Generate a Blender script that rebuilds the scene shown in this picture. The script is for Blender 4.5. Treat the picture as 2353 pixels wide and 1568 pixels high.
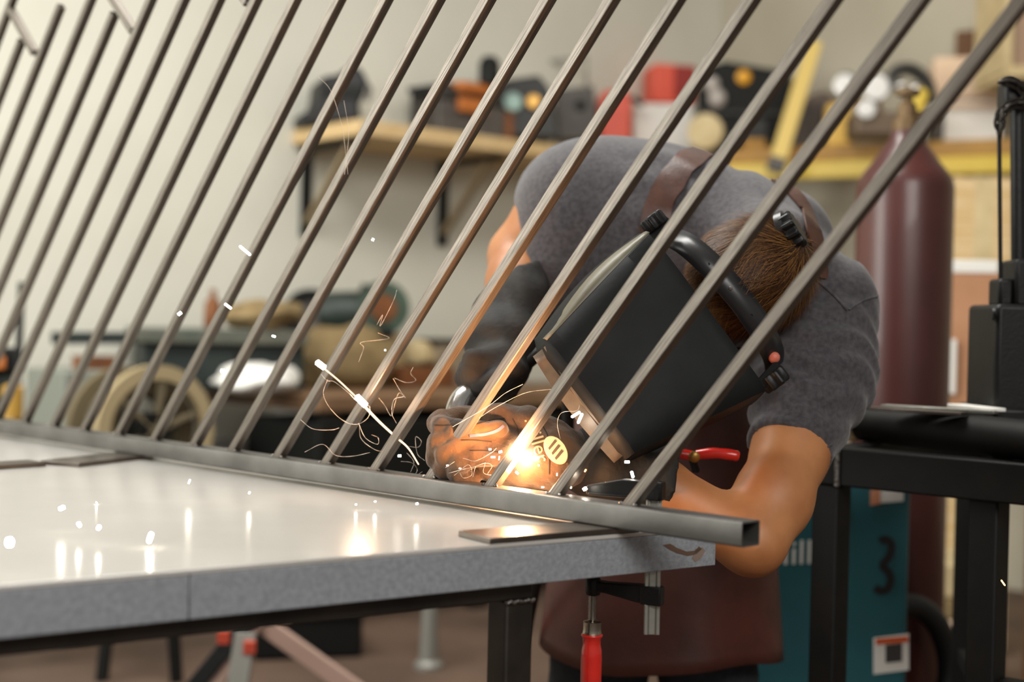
import bpy, bmesh, math, random
import numpy as np
from mathutils import Vector, Matrix
from mathutils.bvhtree import BVHTree
from mathutils import noise as mnoise

random.seed(7); np.random.seed(7)
for o in list(bpy.data.objects): bpy.data.objects.remove(o)
SC = bpy.context.scene
COL = SC.collection

# ------------------------------------------------------------------ camera, light, exposure
FPX, CX, CY = 3268.0, 1176.5, 784.0
CAM = np.array([0.0, 0.0, 1.165])
ROLL = math.radians(1.3); PITCH = math.atan((784.0 - 750.0) / FPX)
FW = np.array([0, math.cos(PITCH), -math.sin(PITCH)])
_U0 = np.array([0, math.sin(PITCH), math.cos(PITCH)]); _R0 = np.array([1.0, 0, 0])
RT = math.cos(ROLL) * _R0 + math.sin(ROLL) * _U0
UP = -math.sin(ROLL) * _R0 + math.cos(ROLL) * _U0
cam = bpy.data.cameras.new('camera'); camo = bpy.data.objects.new('camera', cam); COL.objects.link(camo)
camo.matrix_world = Matrix(((RT[0], UP[0], -FW[0], CAM[0]), (RT[1], UP[1], -FW[1], CAM[1]), (RT[2], UP[2], -FW[2], CAM[2]), (0, 0, 0, 1)))
cam.lens = 50; cam.sensor_width = 36; cam.sensor_fit = 'HORIZONTAL'; cam.clip_start = 0.05
cam.dof.use_dof = True; cam.dof.focus_distance = 2.03; cam.dof.aperture_fstop = 2.0
SC.camera = camo
SC.view_settings.view_transform = 'Standard'; SC.view_settings.look = 'None'
SC.view_settings.gamma = 1.0; SC.view_settings.exposure = 0.0
try: SC.view_settings.use_curve_mapping = False
except Exception: pass
SC.cycles.use_denoising = True
SC.cycles.sample_clamp_indirect = 6.0
SC.cycles.max_bounces = 8

wd = bpy.data.worlds.new('world'); SC.world = wd; wd.use_nodes = True
bgn = wd.node_tree.nodes['Background']
bgn.inputs[0].default_value = (1.0, 0.96, 0.90, 1); bgn.inputs[1].default_value = 0.26

def area(name, loc, target, sx, sy, power, col):
    l = bpy.data.lights.new(name, 'AREA'); l.shape = 'RECTANGLE'; l.size = sx; l.size_y = sy; l.energy = power; l.color = col
    o = bpy.data.objects.new(name, l); COL.objects.link(o); o.location = loc
    o.rotation_euler = (Vector(target) - Vector(loc)).to_track_quat('-Z', 'Y').to_euler()
    return o
area('shop_light_bay_door', (-4.6, 2.2, 2.3), (-0.4, 5.2, 1.2), 2.6, 2.2, 215, (0.98, 1.0, 0.95))
area('shop_light_ceiling', (-0.9, 3.2, 3.7), (-0.9, 3.3, 0), 2.4, 1.2, 150, (1.0, 0.985, 0.93))
area('shop_light_front', (0.9, -1.6, 3.3), (-0.5, 3.4, 1.0), 2.4, 1.4, 125, (1.0, 0.985, 0.94))

area('fill_light_back', (1.5, 5.0, 3.7), (1.4, 6.4, 1.2), 1.6, .8, 20, (1.0, 0.93, 0.82))  # added fill lamp that brightens the cartons on the rack

# ------------------------------------------------------------------ helpers
def ray(px, py): return FW + (px - CX) / FPX * RT - (py - CY) / FPX * UP
def P(px, py, d): return CAM + ray(px, py) * d
def hit(px, py, pt, n):
    r = ray(px, py); return CAM + r * (np.dot(np.asarray(pt) - CAM, n) / np.dot(r, n))
def hitz(px, py, z): return hit(px, py, (0, 0, z), (0, 0, 1))
def nrm(v): v = np.asarray(v, float); return v / np.linalg.norm(v)
def px_of(p):
    q = np.asarray(p) - CAM; d = np.dot(q, FW); return CX + FPX * np.dot(q, RT) / d, CY - FPX * np.dot(q, UP) / d, d

def lin(c):
    c = c / 255.0
    return c / 12.92 if c <= 0.04045 else ((c + 0.055) / 1.055) ** 2.4
def C(h): h = h.lstrip('#'); return tuple(lin(int(h[i:i + 2], 16)) for i in (0, 2, 4)) + (1.0,)

def mat(name, col, rough=0.6, metal=0.0, col2=None, nscale=8.0, stretch=(1, 1, 1), bump=0.0, bscale=60.0, rvar=0.0, detail=4.0,
        coat=0.0, emit=None, estr=0.0, alpha=1.0, lo=0.35, hi=0.65, sheen=0.0, spec=None, trans=0.0):
    m = bpy.data.materials.new(name); m.use_nodes = True
    nt = m.node_tree; b = nt.nodes['Principled BSDF']
    b.inputs['Base Color'].default_value = C(col); b.inputs['Roughness'].default_value = rough; b.inputs['Metallic'].default_value = metal
    b.inputs['Coat Weight'].default_value = coat
    if spec is not None: b.inputs['Specular IOR Level'].default_value = spec
    if sheen: b.inputs['Sheen Weight'].default_value = sheen; b.inputs['Sheen Roughness'].default_value = 0.5
    if alpha < 1: b.inputs['Alpha'].default_value = alpha
    if emit: b.inputs['Emission Color'].default_value = C(emit); b.inputs['Emission Strength'].default_value = estr
    if col2 or rvar or bump:
        tc = nt.nodes.new('ShaderNodeTexCoord'); mp = nt.nodes.new('ShaderNodeMapping'); nt.links.new(tc.outputs['Object'], mp.inputs[0])
        mp.inputs['Scale'].default_value = stretch
        n = nt.nodes.new('ShaderNodeTexNoise'); n.inputs['Scale'].default_value = nscale; n.inputs['Detail'].default_value = detail
        nt.links.new(mp.outputs[0], n.inputs['Vector'])
        if col2:
            r = nt.nodes.new('ShaderNodeValToRGB'); r.color_ramp.elements[0].position = lo; r.color_ramp.elements[1].position = hi
            r.color_ramp.elements[0].color = C(col); r.color_ramp.elements[1].color = C(col2)
            nt.links.new(n.outputs['Fac'], r.inputs[0]); nt.links.new(r.outputs[0], b.inputs['Base Color'])
        if rvar:
            mr = nt.nodes.new('ShaderNodeMapRange'); mr.inputs[3].default_value = rough - rvar; mr.inputs[4].default_value = rough + rvar
            nt.links.new(n.outputs['Fac'], mr.inputs[0]); nt.links.new(mr.outputs[0], b.inputs['Roughness'])
        if bump:
            n2 = nt.nodes.new('ShaderNodeTexNoise'); n2.inputs['Scale'].default_value = bscale; n2.inputs['Detail'].default_value = 3
            nt.links.new(mp.outputs[0], n2.inputs['Vector'])
            bp = nt.nodes.new('ShaderNodeBump'); bp.inputs['Strength'].default_value = bump; bp.inputs['Distance'].default_value = 0.004
            nt.links.new(n2.outputs['Fac'], bp.inputs['Height']); nt.links.new(bp.outputs[0], b.inputs['Normal'])
    return m

def glow(name, col, strength):
    m = bpy.data.materials.new(name); m.use_nodes = True; nt = m.node_tree
    nt.nodes.remove(nt.nodes['Principled BSDF']); e = nt.nodes.new('ShaderNodeEmission')
    e.inputs[0].default_value = C(col); e.inputs[1].default_value = strength
    nt.links.new(e.outputs[0], nt.nodes['Material Output'].inputs[0]); return m

def perp(a):
    a = nrm(a); h = np.array([0, 0, 1.0]) if abs(a[2]) < 0.9 else np.array([1.0, 0, 0])
    u = nrm(np.cross(h, a)); return u, np.cross(a, u)

class MB:
    def __init__(s): s.v = []; s.f = []
    def add(s, vs, fs):
        k = len(s.v); s.v += [tuple(map(float, x)) for x in vs]; s.f += [tuple(i + k for i in f) for f in fs]; return s
    def box(s, c, ax, ay, az):
        c, ax, ay, az = map(np.asarray, (c, ax, ay, az))
        vs = [c + i * ax + j * ay + k * az for k in (-1, 1) for j in (-1, 1) for i in (-1, 1)]
        fs = [(0, 2, 3, 1), (4, 5, 7, 6), (0, 1, 5, 4), (2, 6, 7, 3), (0, 4, 6, 2), (1, 3, 7, 5)]
        if np.dot(np.cross(ax, ay), az) < 0: fs = [f[::-1] for f in fs]
        return s.add(vs, fs)
    def bar(s, p, q, w, h, side=None):
        p, q = np.asarray(p, float), np.asarray(q, float); a = (q - p) / 2
        if side is None: u, v = perp(a)
        else:
            u = np.asarray(side, float); u = nrm(u - nrm(a) * np.dot(u, nrm(a))); v = np.cross(nrm(a), u)
        return s.box((p + q) / 2, a, u * w / 2, v * h / 2)
    def tube(s, path, r, n=12, caps=True):
        path = [np.asarray(p, float) for p in path]; m = len(path); rs = list(r) if hasattr(r, '__len__') else [r] * m
        u = None; vs = []
        for i, p in enumerate(path):
            t = nrm(path[min(i + 1, m - 1)] - path[max(i - 1, 0)])
            if u is None: u, _ = perp(t)
            u = nrm(u - t * np.dot(u, t)); v = np.cross(t, u)
            vs += [p + rs[i] * (math.cos(2 * math.pi * k / n) * u + math.sin(2 * math.pi * k / n) * v) for k in range(n)]
        fs = [(i * n + k, i * n + (k + 1) % n, (i + 1) * n + (k + 1) % n, (i + 1) * n + k) for i in range(m - 1) for k in range(n)]
        if caps: fs += [tuple(range(n))[::-1], tuple((m - 1) * n + k for k in range(n))]
        return s.add(vs, fs)
    def lathe(s, prof, base, axis=(0, 0, 1), n=24, caps=True):
        base = np.asarray(base, float); a = nrm(axis); u, v = perp(a); vs = []
        for r, z in prof: vs += [base + a * z + r * (math.cos(2 * math.pi * k / n) * u + math.sin(2 * math.pi * k / n) * v) for k in range(n)]
        m = len(prof)
        fs = [(i * n + k, i * n + (k + 1) % n, (i + 1) * n + (k + 1) % n, (i + 1) * n + k) for i in range(m - 1) for k in range(n)]
        if caps: fs += [tuple(range(n))[::-1], tuple((m - 1) * n + k for k in range(n))]
        return s.add(vs, fs)
    def prism(s, poly, depth):
        """poly: 3-D points (planar), extruded by the vector depth"""
        poly = [np.asarray(p, float) for p in poly]; n = len(poly); dv = np.asarray(depth, float)
        nn = sum((np.cross(poly[i] - poly[0], poly[(i + 1) % n] - poly[0]) for i in range(n)), np.zeros(3))
        if np.dot(nn, dv) < 0: poly = poly[::-1]
        vs = poly + [p + dv for p in poly]
        fs = [tuple(range(n))[::-1], tuple(range(n, 2 * n))] + [(i, (i + 1) % n, n + (i + 1) % n, n + i) for i in range(n)]
        return s.add(vs, fs)
    def grid(s, rows):
        m, n = len(rows), len(rows[0]); vs = [p for r in rows for p in r]
        return s.add(vs, [(i * n + j, i * n + j + 1, (i + 1) * n + j + 1, (i + 1) * n + j) for i in range(m - 1) for j in range(n - 1)])
    def ell(s, c, ax, ay, az, n=16, m=10):
        c, ax, ay, az = map(np.asarray, (c, ax, ay, az)); vs = [c - az]
        for i in range(1, m):
            t = math.pi * i / m
            for k in range(n):
                f = 2 * math.pi * k / n; vs.append(c + math.sin(t) * (math.cos(f) * ax + math.sin(f) * ay) - math.cos(t) * az)
        vs.append(c + az); L = len(vs) - 1
        fs = [(0, 1 + (k + 1) % n, 1 + k) for k in range(n)]
        fs += [(1 + i * n + k, 1 + i * n + (k + 1) % n, 1 + (i + 1) * n + (k + 1) % n, 1 + (i + 1) * n + k) for i in range(m - 2) for k in range(n)]
        fs += [(1 + (m - 2) * n + k, 1 + (m - 2) * n + (k + 1) % n, L) for k in range(n)]
        if np.dot(np.cross(ax, ay), az) < 0: fs = [f[::-1] for f in fs]
        return s.add(vs, fs)
    def build(s, name, m, parent=None, bevel=0.0, smooth=40, seg=2, origin=None):
        vs = np.array(s.v)
        if parent is not None: org = np.array(parent['_org'])
        elif origin is not None: org = np.asarray(origin, float)
        else: org = np.array([(vs[:, 0].min() + vs[:, 0].max()) / 2, (vs[:, 1].min() + vs[:, 1].max()) / 2, vs[:, 2].min()])
        me = bpy.data.meshes.new(name); me.from_pydata([tuple(x) for x in vs - org], [], s.f); me.update()
        me.materials.append(m)
        if smooth:
            for p in me.polygons: p.use_smooth = True
            me.set_sharp_from_angle(angle=math.radians(smooth))
        o = bpy.data.objects.new(name, me); COL.objects.link(o)
        o['_org'] = [float(x) for x in org]
        if parent is not None: o.parent = parent
        else: o.location = org
        if bevel:
            b = o.modifiers.new('bevel', 'BEVEL'); b.width = bevel; b.segments = seg; b.limit_method = 'ANGLE'; b.angle_limit = math.radians(40)
        return o

def tag(o, label, cat, group=None, kind=None):
    if label: o['label'] = label
    if cat: o['category'] = cat
    if group: o['group'] = group
    if kind: o['kind'] = kind
    return o
def thing(name, label, cat, org, group=None):
    o = bpy.data.objects.new(name, None); COL.objects.link(o); o.location = tuple(map(float, org)); o['_org'] = [float(x) for x in org]
    o.empty_display_size = 0.05
    return tag(o, label, cat, group)
def struct(o): o['kind'] = 'structure'; return o

# ---- signed distance modelling for soft shapes
def smin(a, b, k):
    h = np.clip(0.5 + 0.5 * (b - a) / k, 0, 1); return b + (a - b) * h - k * h * (1 - h)
def sd_cone(p, a, b, ra, rb):
    a, b = np.asarray(a, float), np.asarray(b, float); ba = b - a; L2 = np.dot(ba, ba)
    t = np.clip(((p - a) @ ba) / L2, 0, 1); return np.linalg.norm(p - a - t[..., None] * ba, axis=-1) - (ra + (rb - ra) * t)
def sd_ell(p, c, axes):
    """axes: three 3-D semi-axis vectors"""
    q = p - np.asarray(c); k = [(q @ nrm(x)) / np.linalg.norm(x) for x in axes]
    k0 = np.sqrt(k[0] ** 2 + k[1] ** 2 + k[2] ** 2) + 1e-9
    k1 = np.sqrt(sum((kk / np.linalg.norm(x)) ** 2 for kk, x in zip(k, axes))) + 1e-9
    return k0 * (k0 - 1) / k1
def chain(p, pts, k=0.03):
    d = None
    for (a, ra), (b, rb) in zip(pts[:-1], pts[1:]):
        e = sd_cone(p, a, b, ra, rb); d = e if d is None else smin(d, e, k)
    return d
def surface(fn, lo, hi, h):
    lo = np.asarray(lo, float); n = np.ceil((np.asarray(hi) - lo) / h).astype(int) + 1
    g = np.stack(np.meshgrid(*[lo[i] + h * np.arange(n[i]) for i in range(3)], indexing='ij'), -1)
    D = fn(g); ins = D < 0
    shp = tuple(n - 1); acc = np.zeros(shp + (3,)); cnt = np.zeros(shp)
    off = [(i, j, k) for i in (0, 1) for j in (0, 1) for k in (0, 1)]
    sl = lambda o: tuple(slice(o[a], o[a] + shp[a]) for a in range(3))
    for a in off:
        for ax in range(3):
            if a[ax]: continue
            b = list(a); b[ax] = 1
            da, db = D[sl(a)], D[sl(b)]; m = (da < 0) != (db < 0)
            t = np.where(m, da / np.where(m, da - db, 1), 0)
            for c in range(3): acc[..., c] += np.where(m, a[c] + (t if c == ax else 0), 0)
            cnt += m
    act = cnt > 0; idx = -np.ones(shp, int); idx[act] = np.arange(act.sum())
    cell = np.argwhere(act); V = lo + h * (cell + acc[act] / cnt[act][:, None])
    F = []
    for ax in range(3):
        b, c = [(1, 2), (2, 0), (0, 1)][ax]
        s0 = [slice(1, -1)] * 3; s1 = [slice(1, -1)] * 3; s0[ax] = slice(0, -1); s1[ax] = slice(1, None)
        m = ins[tuple(s0)] != ins[tuple(s1)]; e = np.argwhere(m)
        if not len(e): continue
        st = ins[tuple(s0)][m]; e = e + 1; e[:, ax] -= 1
        def at(db, dc):
            q = e.copy(); q[:, b] += db; q[:, c] += dc; return idx[q[:, 0], q[:, 1], q[:, 2]]
        Q = np.stack([at(-1, -1), at(0, -1), at(0, 0), at(-1, 0)], 1)
        Q[~st] = Q[~st][:, ::-1]; F.append(Q)
    return V, np.concatenate(F)
def soft(name, fn, lo, hi, h, m, parent=None, origin=None, iters=2):
    V, F = surface(fn, lo, hi, h)
    mb = MB(); mb.v = [tuple(x) for x in V]; mb.f = [tuple(map(int, q)) for q in F]
    o = mb.build(name, m, parent, smooth=0, origin=origin)
    for p in o.data.polygons: p.use_smooth = True
    if iters:
        s = o.modifiers.new('smooth', 'SMOOTH'); s.factor = 0.5; s.iterations = iters
    return o, BVHTree.FromPolygons([tuple(x) for x in V], mb.f)

def curvepts(pts, n):
    """Catmull-Rom through pts"""
    pts = [np.asarray(p, float) for p in pts]; q = [2 * pts[0] - pts[1]] + pts + [2 * pts[-1] - pts[-2]]; out = []
    segs = len(pts) - 1
    for i in range(n):
        t = i / (n - 1) * segs; k = min(int(t), segs - 1); t -= k
        a, b, c, d = q[k:k + 4]
        out.append(0.5 * (2 * b + (c - a) * t + (2 * a - 5 * b + 4 * c - d) * t * t + (3 * b - a - 3 * c + d) * t ** 3))
    return out

# ------------------------------------------------------------------ materials
STEEL = mat('mill_steel', '#746b61', 0.36, 0.6, '#4a433c', 26, (44, 44, 0.8), 0.06, 120, 0.09)
RAILM = mat('rail_steel', '#63605c', 0.46, 0.6, '#4d4a46', 9, (1, 1, 1), 0.05, 90, 0.08)
WELD = mat('weld_bead', '#8e8a85', 0.3, 1.0, '#4a4440', 200, bump=0.5, bscale=400)
PLATE = mat('flat_bar_steel', '#736a62', 0.36, 0.9, '#5a524b', 12, bump=0.06, bscale=90, rvar=0.08)
TOPM = mat('table_top_steel', '#c6c2bd', 0.24, 0.2, '#b8b4ae', 3.2, (1, 1, 1), 0.02, 30, 0.07)
APRONM = mat('table_edge_galvanised', '#979a9f', 0.55, 0.25, '#85888d', 170, bump=0.25, bscale=420, rvar=0.06)
DARKST = mat('dark_frame_steel', '#3b352f', 0.5, 0.6, '#2b2622', 14, bump=0.05)
BLACKM = mat('black_cast_iron', '#0c0b0b', 0.45, 0.0, '#131110', 40, bump=0.1, bscale=200, spec=.35)
ZINC = mat('zinc_bar', '#a9a8a0', 0.38, 0.8, '#8f8d85', 30, (1, 1, 1), 0.05, 150, 0.08)
REDP = mat('red_handle_lacquer', '#d3271c', 0.28, 0, '#b91f17', 20, coat=0.5)
SKIN = mat('skin', '#b2774a', 0.5, 0, '#a0653b', 14, bump=0.04, bscale=120)
SHIRT = mat('grey_heather_knit', '#4a4649', 0.9, 0, '#363236', 120, bump=0.2, bscale=420, sheen=0.25)
LEATH = mat('brown_leather', '#5b2f26', 0.5, 0, '#48251e', 12, bump=0.15, bscale=160, rvar=0.08)
STRAPM = mat('strap_leather', '#573629', 0.42, 0, '#3f241b', 18, bump=0.12, bscale=180)
GLOVE = mat('tan_split_leather', '#5f4022', 0.9, 0, '#2f1f10', 16, bump=0.7, bscale=90, sheen=0.2)
GLOVED = mat('dark_welding_leather', '#221d17', 0.8, 0, '#120f0c', 24, bump=0.3, bscale=130)
LAV = mat('pale_blue_piping', '#5a586c', 0.9, spec=.1)
PRINT = mat('cream_print', '#b39a72', 0.8)
PRINTD = mat('dark_print', '#3a2a1c', 0.7)
HELM = mat('helmet_shell_black', '#0f1010', 0.55, 0, '#0a0b0b', 9, bump=0.08, bscale=80, rvar=0.1, spec=.18)
HELMLIP = mat('arclit_helmet_lip', '#6a5a48', 0.4, 0, '#4f4336', 30, bump=0.06)  # tan colour holds the arc's copper light on the lip
BANDM = mat('headband_plastic', '#242324', 0.32)
HAIRS = [mat('hair_tone_%d' % k, c_, 0.5, spec=.3) for k, c_ in enumerate(('#3a2210', '#5d3a1c', '#8d6233'))]
SCALP = mat('hair_undercoat', '#23150b', 0.9, 0, '#2e1d10', 60)
JEAN = mat('dark_denim', '#2d3138', 0.9, 0, '#23262c', 90, bump=0.15, bscale=300)
BOOT = mat('boot_leather', '#2a2019', 0.6)
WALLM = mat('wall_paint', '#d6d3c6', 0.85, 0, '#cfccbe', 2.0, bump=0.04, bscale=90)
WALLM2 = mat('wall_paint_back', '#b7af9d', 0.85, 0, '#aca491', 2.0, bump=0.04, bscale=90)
FLOORM = mat('concrete_floor', '#6b5546', 0.75, 0, '#513f33', 2.4, bump=0.08, bscale=40)
WOOD = mat('pine_board', '#d3b98d', 0.6, 0, '#c2a06a', 5, (1, 14, 14), 0.08, 60)
WOODD = mat('dark_wood', '#6a4522', 0.7, 0, '#553619', 5, (1, 10, 10), 0.08, 60)
YEL = mat('yellow_enamel', '#d3b53a', 0.4, 0, '#c4a52e', 6)
OCHRE = mat('ochre_board', '#a87d34', 0.6, 0, '#966d2b', 6)
DARKPL = mat('black_plastic', '#0e0f0d', 0.6, spec=.25)
CHAR = mat('charcoal_plastic', '#2e2d2b', 0.6, 0, '#252422', 12)
GREYPL = mat('grey_plastic', '#56514d', 0.6, 0, '#484441', 12)
ORANGE = mat('orange_plastic', '#b5682c', 0.5)
REDPL = mat('red_plastic', '#d9553f', 0.5)
DKRED = mat('dark_red_plastic', '#8e2218', 0.5)
WHITE = mat('white_board', '#e6e3dc', 0.6)
CREAM = mat('cream_cloth', '#cdb98f', 0.85, 0, '#b9a47a', 8, bump=0.2, bscale=40)
TAN = mat('tan_canvas', '#8f7a54', 0.85, 0, '#776341', 7, bump=0.2, bscale=40)
TANL = mat('pale_webbing', '#cdbb95', 0.8)
TEALDK = mat('dark_green_enamel', '#17231f', 0.6, 0, '#101915', 8)
GREENM = mat('green_enamel', '#47594b', 0.6, 0, '#38463b', 8)
PALEBL = mat('pale_teal_plastic', '#9dbab2', 0.5)
CARD = mat('cardboard', '#bd8a66', 0.8, 0, '#ad7b58', 5)
PEACH = mat('pale_box_card', '#dcc0a4', 0.75)
PAPER = mat('paper_white', '#ece8e0', 0.8)
MAROON = mat('maroon_cylinder_paint', '#4c211c', 0.38, 0, '#421b17', 5, bump=0.04, bscale=30, coat=0.15)
TEAL = mat('teal_enamel', '#1e6068', 0.5, 0, '#1a555d', 4)
BRASS = mat('brass', '#a98246', 0.35, 0.9)
CHROME = mat('bright_metal', '#c9c6c2', 0.22, 1.0)
GLASS = mat('gauge_glass', '#e4e2df', 0.15)
BLACKST = mat('black_painted_steel', '#0b0a08', 0.6, 0.0, '#120f0c', 20, bump=0.08, spec=.25)
RUBBER = mat('black_rubber', '#121211', 0.6)
LOCKER = mat('grey_green_panel', '#7d8076', 0.6)
PINKM = mat('worn_pink_tube', '#a88a7c', 0.6)
GREYTUBE = mat('grey_tube', '#88867f', 0.5, 0.3)
BROWNOBJ = mat('rust_brown', '#7d4a22', 0.7, 0, '#5f3517', 10)

# ------------------------------------------------------------------ the setting
LW = np.array([math.cos(math.radians(40)), math.sin(math.radians(40)), 0]); LN = np.array([LW[1], -LW[0], 0])   # left wall direction, normal into room
RW = np.array([LN[0], LN[1], 0]); RN = -LW                                                                       # right wall direction, normal into room
CORNER = np.array([1.135, 8.0, 0])
Z = np.array([0, 0, 1.0])
struct(MB().box(np.array([0, 3.5, -0.05]), (9, 0, 0), (0, 8.5, 0), (0, 0, 0.05)).build('floor', FLOORM, smooth=0))
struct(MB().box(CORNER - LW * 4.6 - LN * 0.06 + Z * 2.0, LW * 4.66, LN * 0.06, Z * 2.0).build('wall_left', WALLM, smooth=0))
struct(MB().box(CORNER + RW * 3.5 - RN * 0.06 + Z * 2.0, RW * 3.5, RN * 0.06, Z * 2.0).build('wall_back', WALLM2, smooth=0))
def lwall(px, off=0.0, z=None):
    """point on the left wall seen in pixel column px"""
    r = ray(px, 760); r = r[:2]; A = np.array([[r[0], LW[0]], [r[1], LW[1]]]); s = np.linalg.solve(A, CORNER[:2])
    p = np.array([*(r * s[0]), 0]) + LN * off; p[2] = 0 if z is None else z; return p
def rwall(px, off=0.0, z=None):
    r = ray(px, 760)[:2]; A = np.array([[r[0], -RW[0]], [r[1], -RW[1]]]); s = np.linalg.solve(A, CORNER[:2])
    p = np.array([*(r * s[0]), 0]) + RN * off; p[2] = 0 if z is None else z; return p
struct(MB().box(CORNER - LW * 4.6 + LN * 0.008 + Z * 0.05, LW * 4.6, LN * 0.008, Z * 0.05).build('baseboard_left', WOODD, smooth=0))

# ------------------------------------------------------------------ welding table
TZ = CAM[2] - 0.264                       # table top height
EA = math.radians(34.6); TE = np.array([math.cos(EA), math.sin(EA), 0]); TNB = np.array([-math.sin(EA), math.cos(EA), 0])
TBA = math.radians(133.0); TBK = np.array([math.cos(TBA), math.sin(TBA), 0])   # long side, running away under the railing
KR = hitz(1646, 1209, TZ)                 # near right corner of the top
TH = 0.0535; TW, TD = 1.36, 2.7
tab = thing('welding_table', 'long steel welding table with pale worn top and thick grey edge, carrying the railing', 'table', (KR[0], KR[1], 0))
ctr = KR - TE * TW / 2 + TBK * TD / 2
MB().box(ctr - Z * 0.003, TE * TW / 2, TBK * TD / 2, Z * 0.003).build('tabletop', TOPM, tab, bevel=0.0015)
# edge skirt: four sides, the front one in two lengths with a seam
def skirt(p, q, name='edge_skirt'):
    d = nrm(q - p); n = np.cross(d, Z)
    return MB().box((p + q) / 2 - n * 0.004 - Z * (0.0062 + (TH - 0.0062) / 2), (q - p) / 2, n * 0.004, Z * (TH - 0.0062) / 2).build(name, APRONM, tab, bevel=0.001)
SEAM = hit(436, 1330, KR, -TNB); SEAM[2] = TZ
KL = KR - TE * TW
skirt(KL, SEAM - TE * 0.0007); skirt(SEAM + TE * 0.0007, KR)
skirt(KR + TBK * 0.009, KR + TBK * TD); skirt(KR + TBK * TD, KL + TBK * TD); skirt(KL + TBK * TD, KL + TBK * 0.009)
FZ = TZ - TH
def frame_bar(a, b, w, h, name='frame_rail'):
    return MB().bar(a - Z * h / 2, b - Z * h / 2, h, w, Z).build(name, DARKST, tab, bevel=0.002)
fo = 0.028
LEGX = hit(1163, 1400, KR + TNB * fo, -TNB)   # near vertical edge of the visible leg
la = np.dot(LEGX - KR, TE)                    # its coordinate along the front edge
fa = KL + TNB * (fo + 0.02) + TE * 0.05; fb = KR + TNB * (fo + 0.02) + TE * (la + 0.040)
fa[2] = fb[2] = FZ
fh = 0.024
frame_bar(fa, fb, 0.04, fh); frame_bar(fa + TBK * (TD - 0.1), fb + TBK * (TD - 0.1), 0.04, fh)
frame_bar(fb - TE * 0.02 + TBK * 0.025, fb - TE * 0.02 + TBK * (TD - 0.125), 0.04, fh); frame_bar(fa + TE * 0.02 + TBK * 0.025, fa + TE * 0.02 + TBK * (TD - 0.125), 0.04, fh)
def table_leg(c):
    c = np.array([c[0], c[1], 0]); top = FZ - fh
    lg = MB().box(c + Z * top / 2, TE * 0.021, TNB * 0.021, Z * top / 2).build('leg', DARKST, tab, bevel=0.004, seg=3)
    MB().tube([c - TNB * 0.0215 + TE * t + Z * (top - 0.002 + 0.001 * math.sin(t * 700)) for t in np.linspace(-0.021, 0.021, 9)], 0.0035, 8).build('weld_seam', WELD, lg)
    MB().box(c + Z * 0.004, TE * 0.045, TBK * 0.045, Z * 0.004).build('foot_plate', DARKST, lg)
    return lg
for (a_, b_) in ((fb - TE * 0.019, 0), (fa + TE * 0.021, 0), (fb - TE * 0.019, 1), (fa + TE * 0.021, 1)):
    table_leg(a_ + TBK * (b_ * (TD - 0.1) + 0.001))
# brown smear on the skirt near the right corner
SM = mat('rust_smear', '#5b4334', 0.7)
smp = [(1523, 1253), (1535, 1262), (1555, 1272), (1580, 1278), (1600, 1274), (1612, 1262), (1606, 1256), (1596, 1266), (1578, 1268), (1556, 1260), (1540, 1250)]
smq = [hit(x, y, KR, -TNB) for x, y in smp]
MB().prism([p - TNB * 0.0001 for p in smq], -TNB * 0.0004).build('rust_smear', SM, tab, smooth=0)
MB().prism([hit(x, y, KR, -TNB) - TNB * 0.0001 for x, y in ((1598, 1262), (1614, 1258), (1620, 1266), (1610, 1284), (1598, 1292), (1590, 1284))], -TNB * 0.0004).build('rust_smear', mat('pale_smear', '#7d6a5e', .7), tab, smooth=0)

# ------------------------------------------------------------------ flat bars on the table
def flat_bar(corner, d, w, length, label):
    c = corner; wv = np.cross(Z, d); t = 0.0076
    o = MB().box(c + d * length / 2 + wv * w / 2 + Z * t / 2, d * length / 2, wv * w / 2, Z * t / 2).build('flat_bar', PLATE, bevel=0.0012, seg=2)
    return tag(o, label, 'steel bar', 'flat bars under the railing')
c1 = hitz(1126, 1252, TZ); flat_bar(c1, TE, 0.072, 0.235, 'steel flat bar under the railing beside the clamp, its end at the table edge')
c2 = hitz(181, 1074.5, TZ); flat_bar(c2, nrm(hitz(330, 1056, TZ) - c2), 0.085, 0.36, 'steel flat bar with bright cut end under the far part of the railing')
c3 = hitz(-6, 1080, TZ); d3 = nrm(hitz(106, 1072.5, TZ) - c3); flat_bar(c3 - d3 * 0.1 + np.cross(Z, d3) * 0.0, d3, 0.06, 0.1 + np.linalg.norm(hitz(106, 1072.5, TZ) - c3), 'short steel flat bar at the left edge of the photo, just left of another bar')

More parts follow.
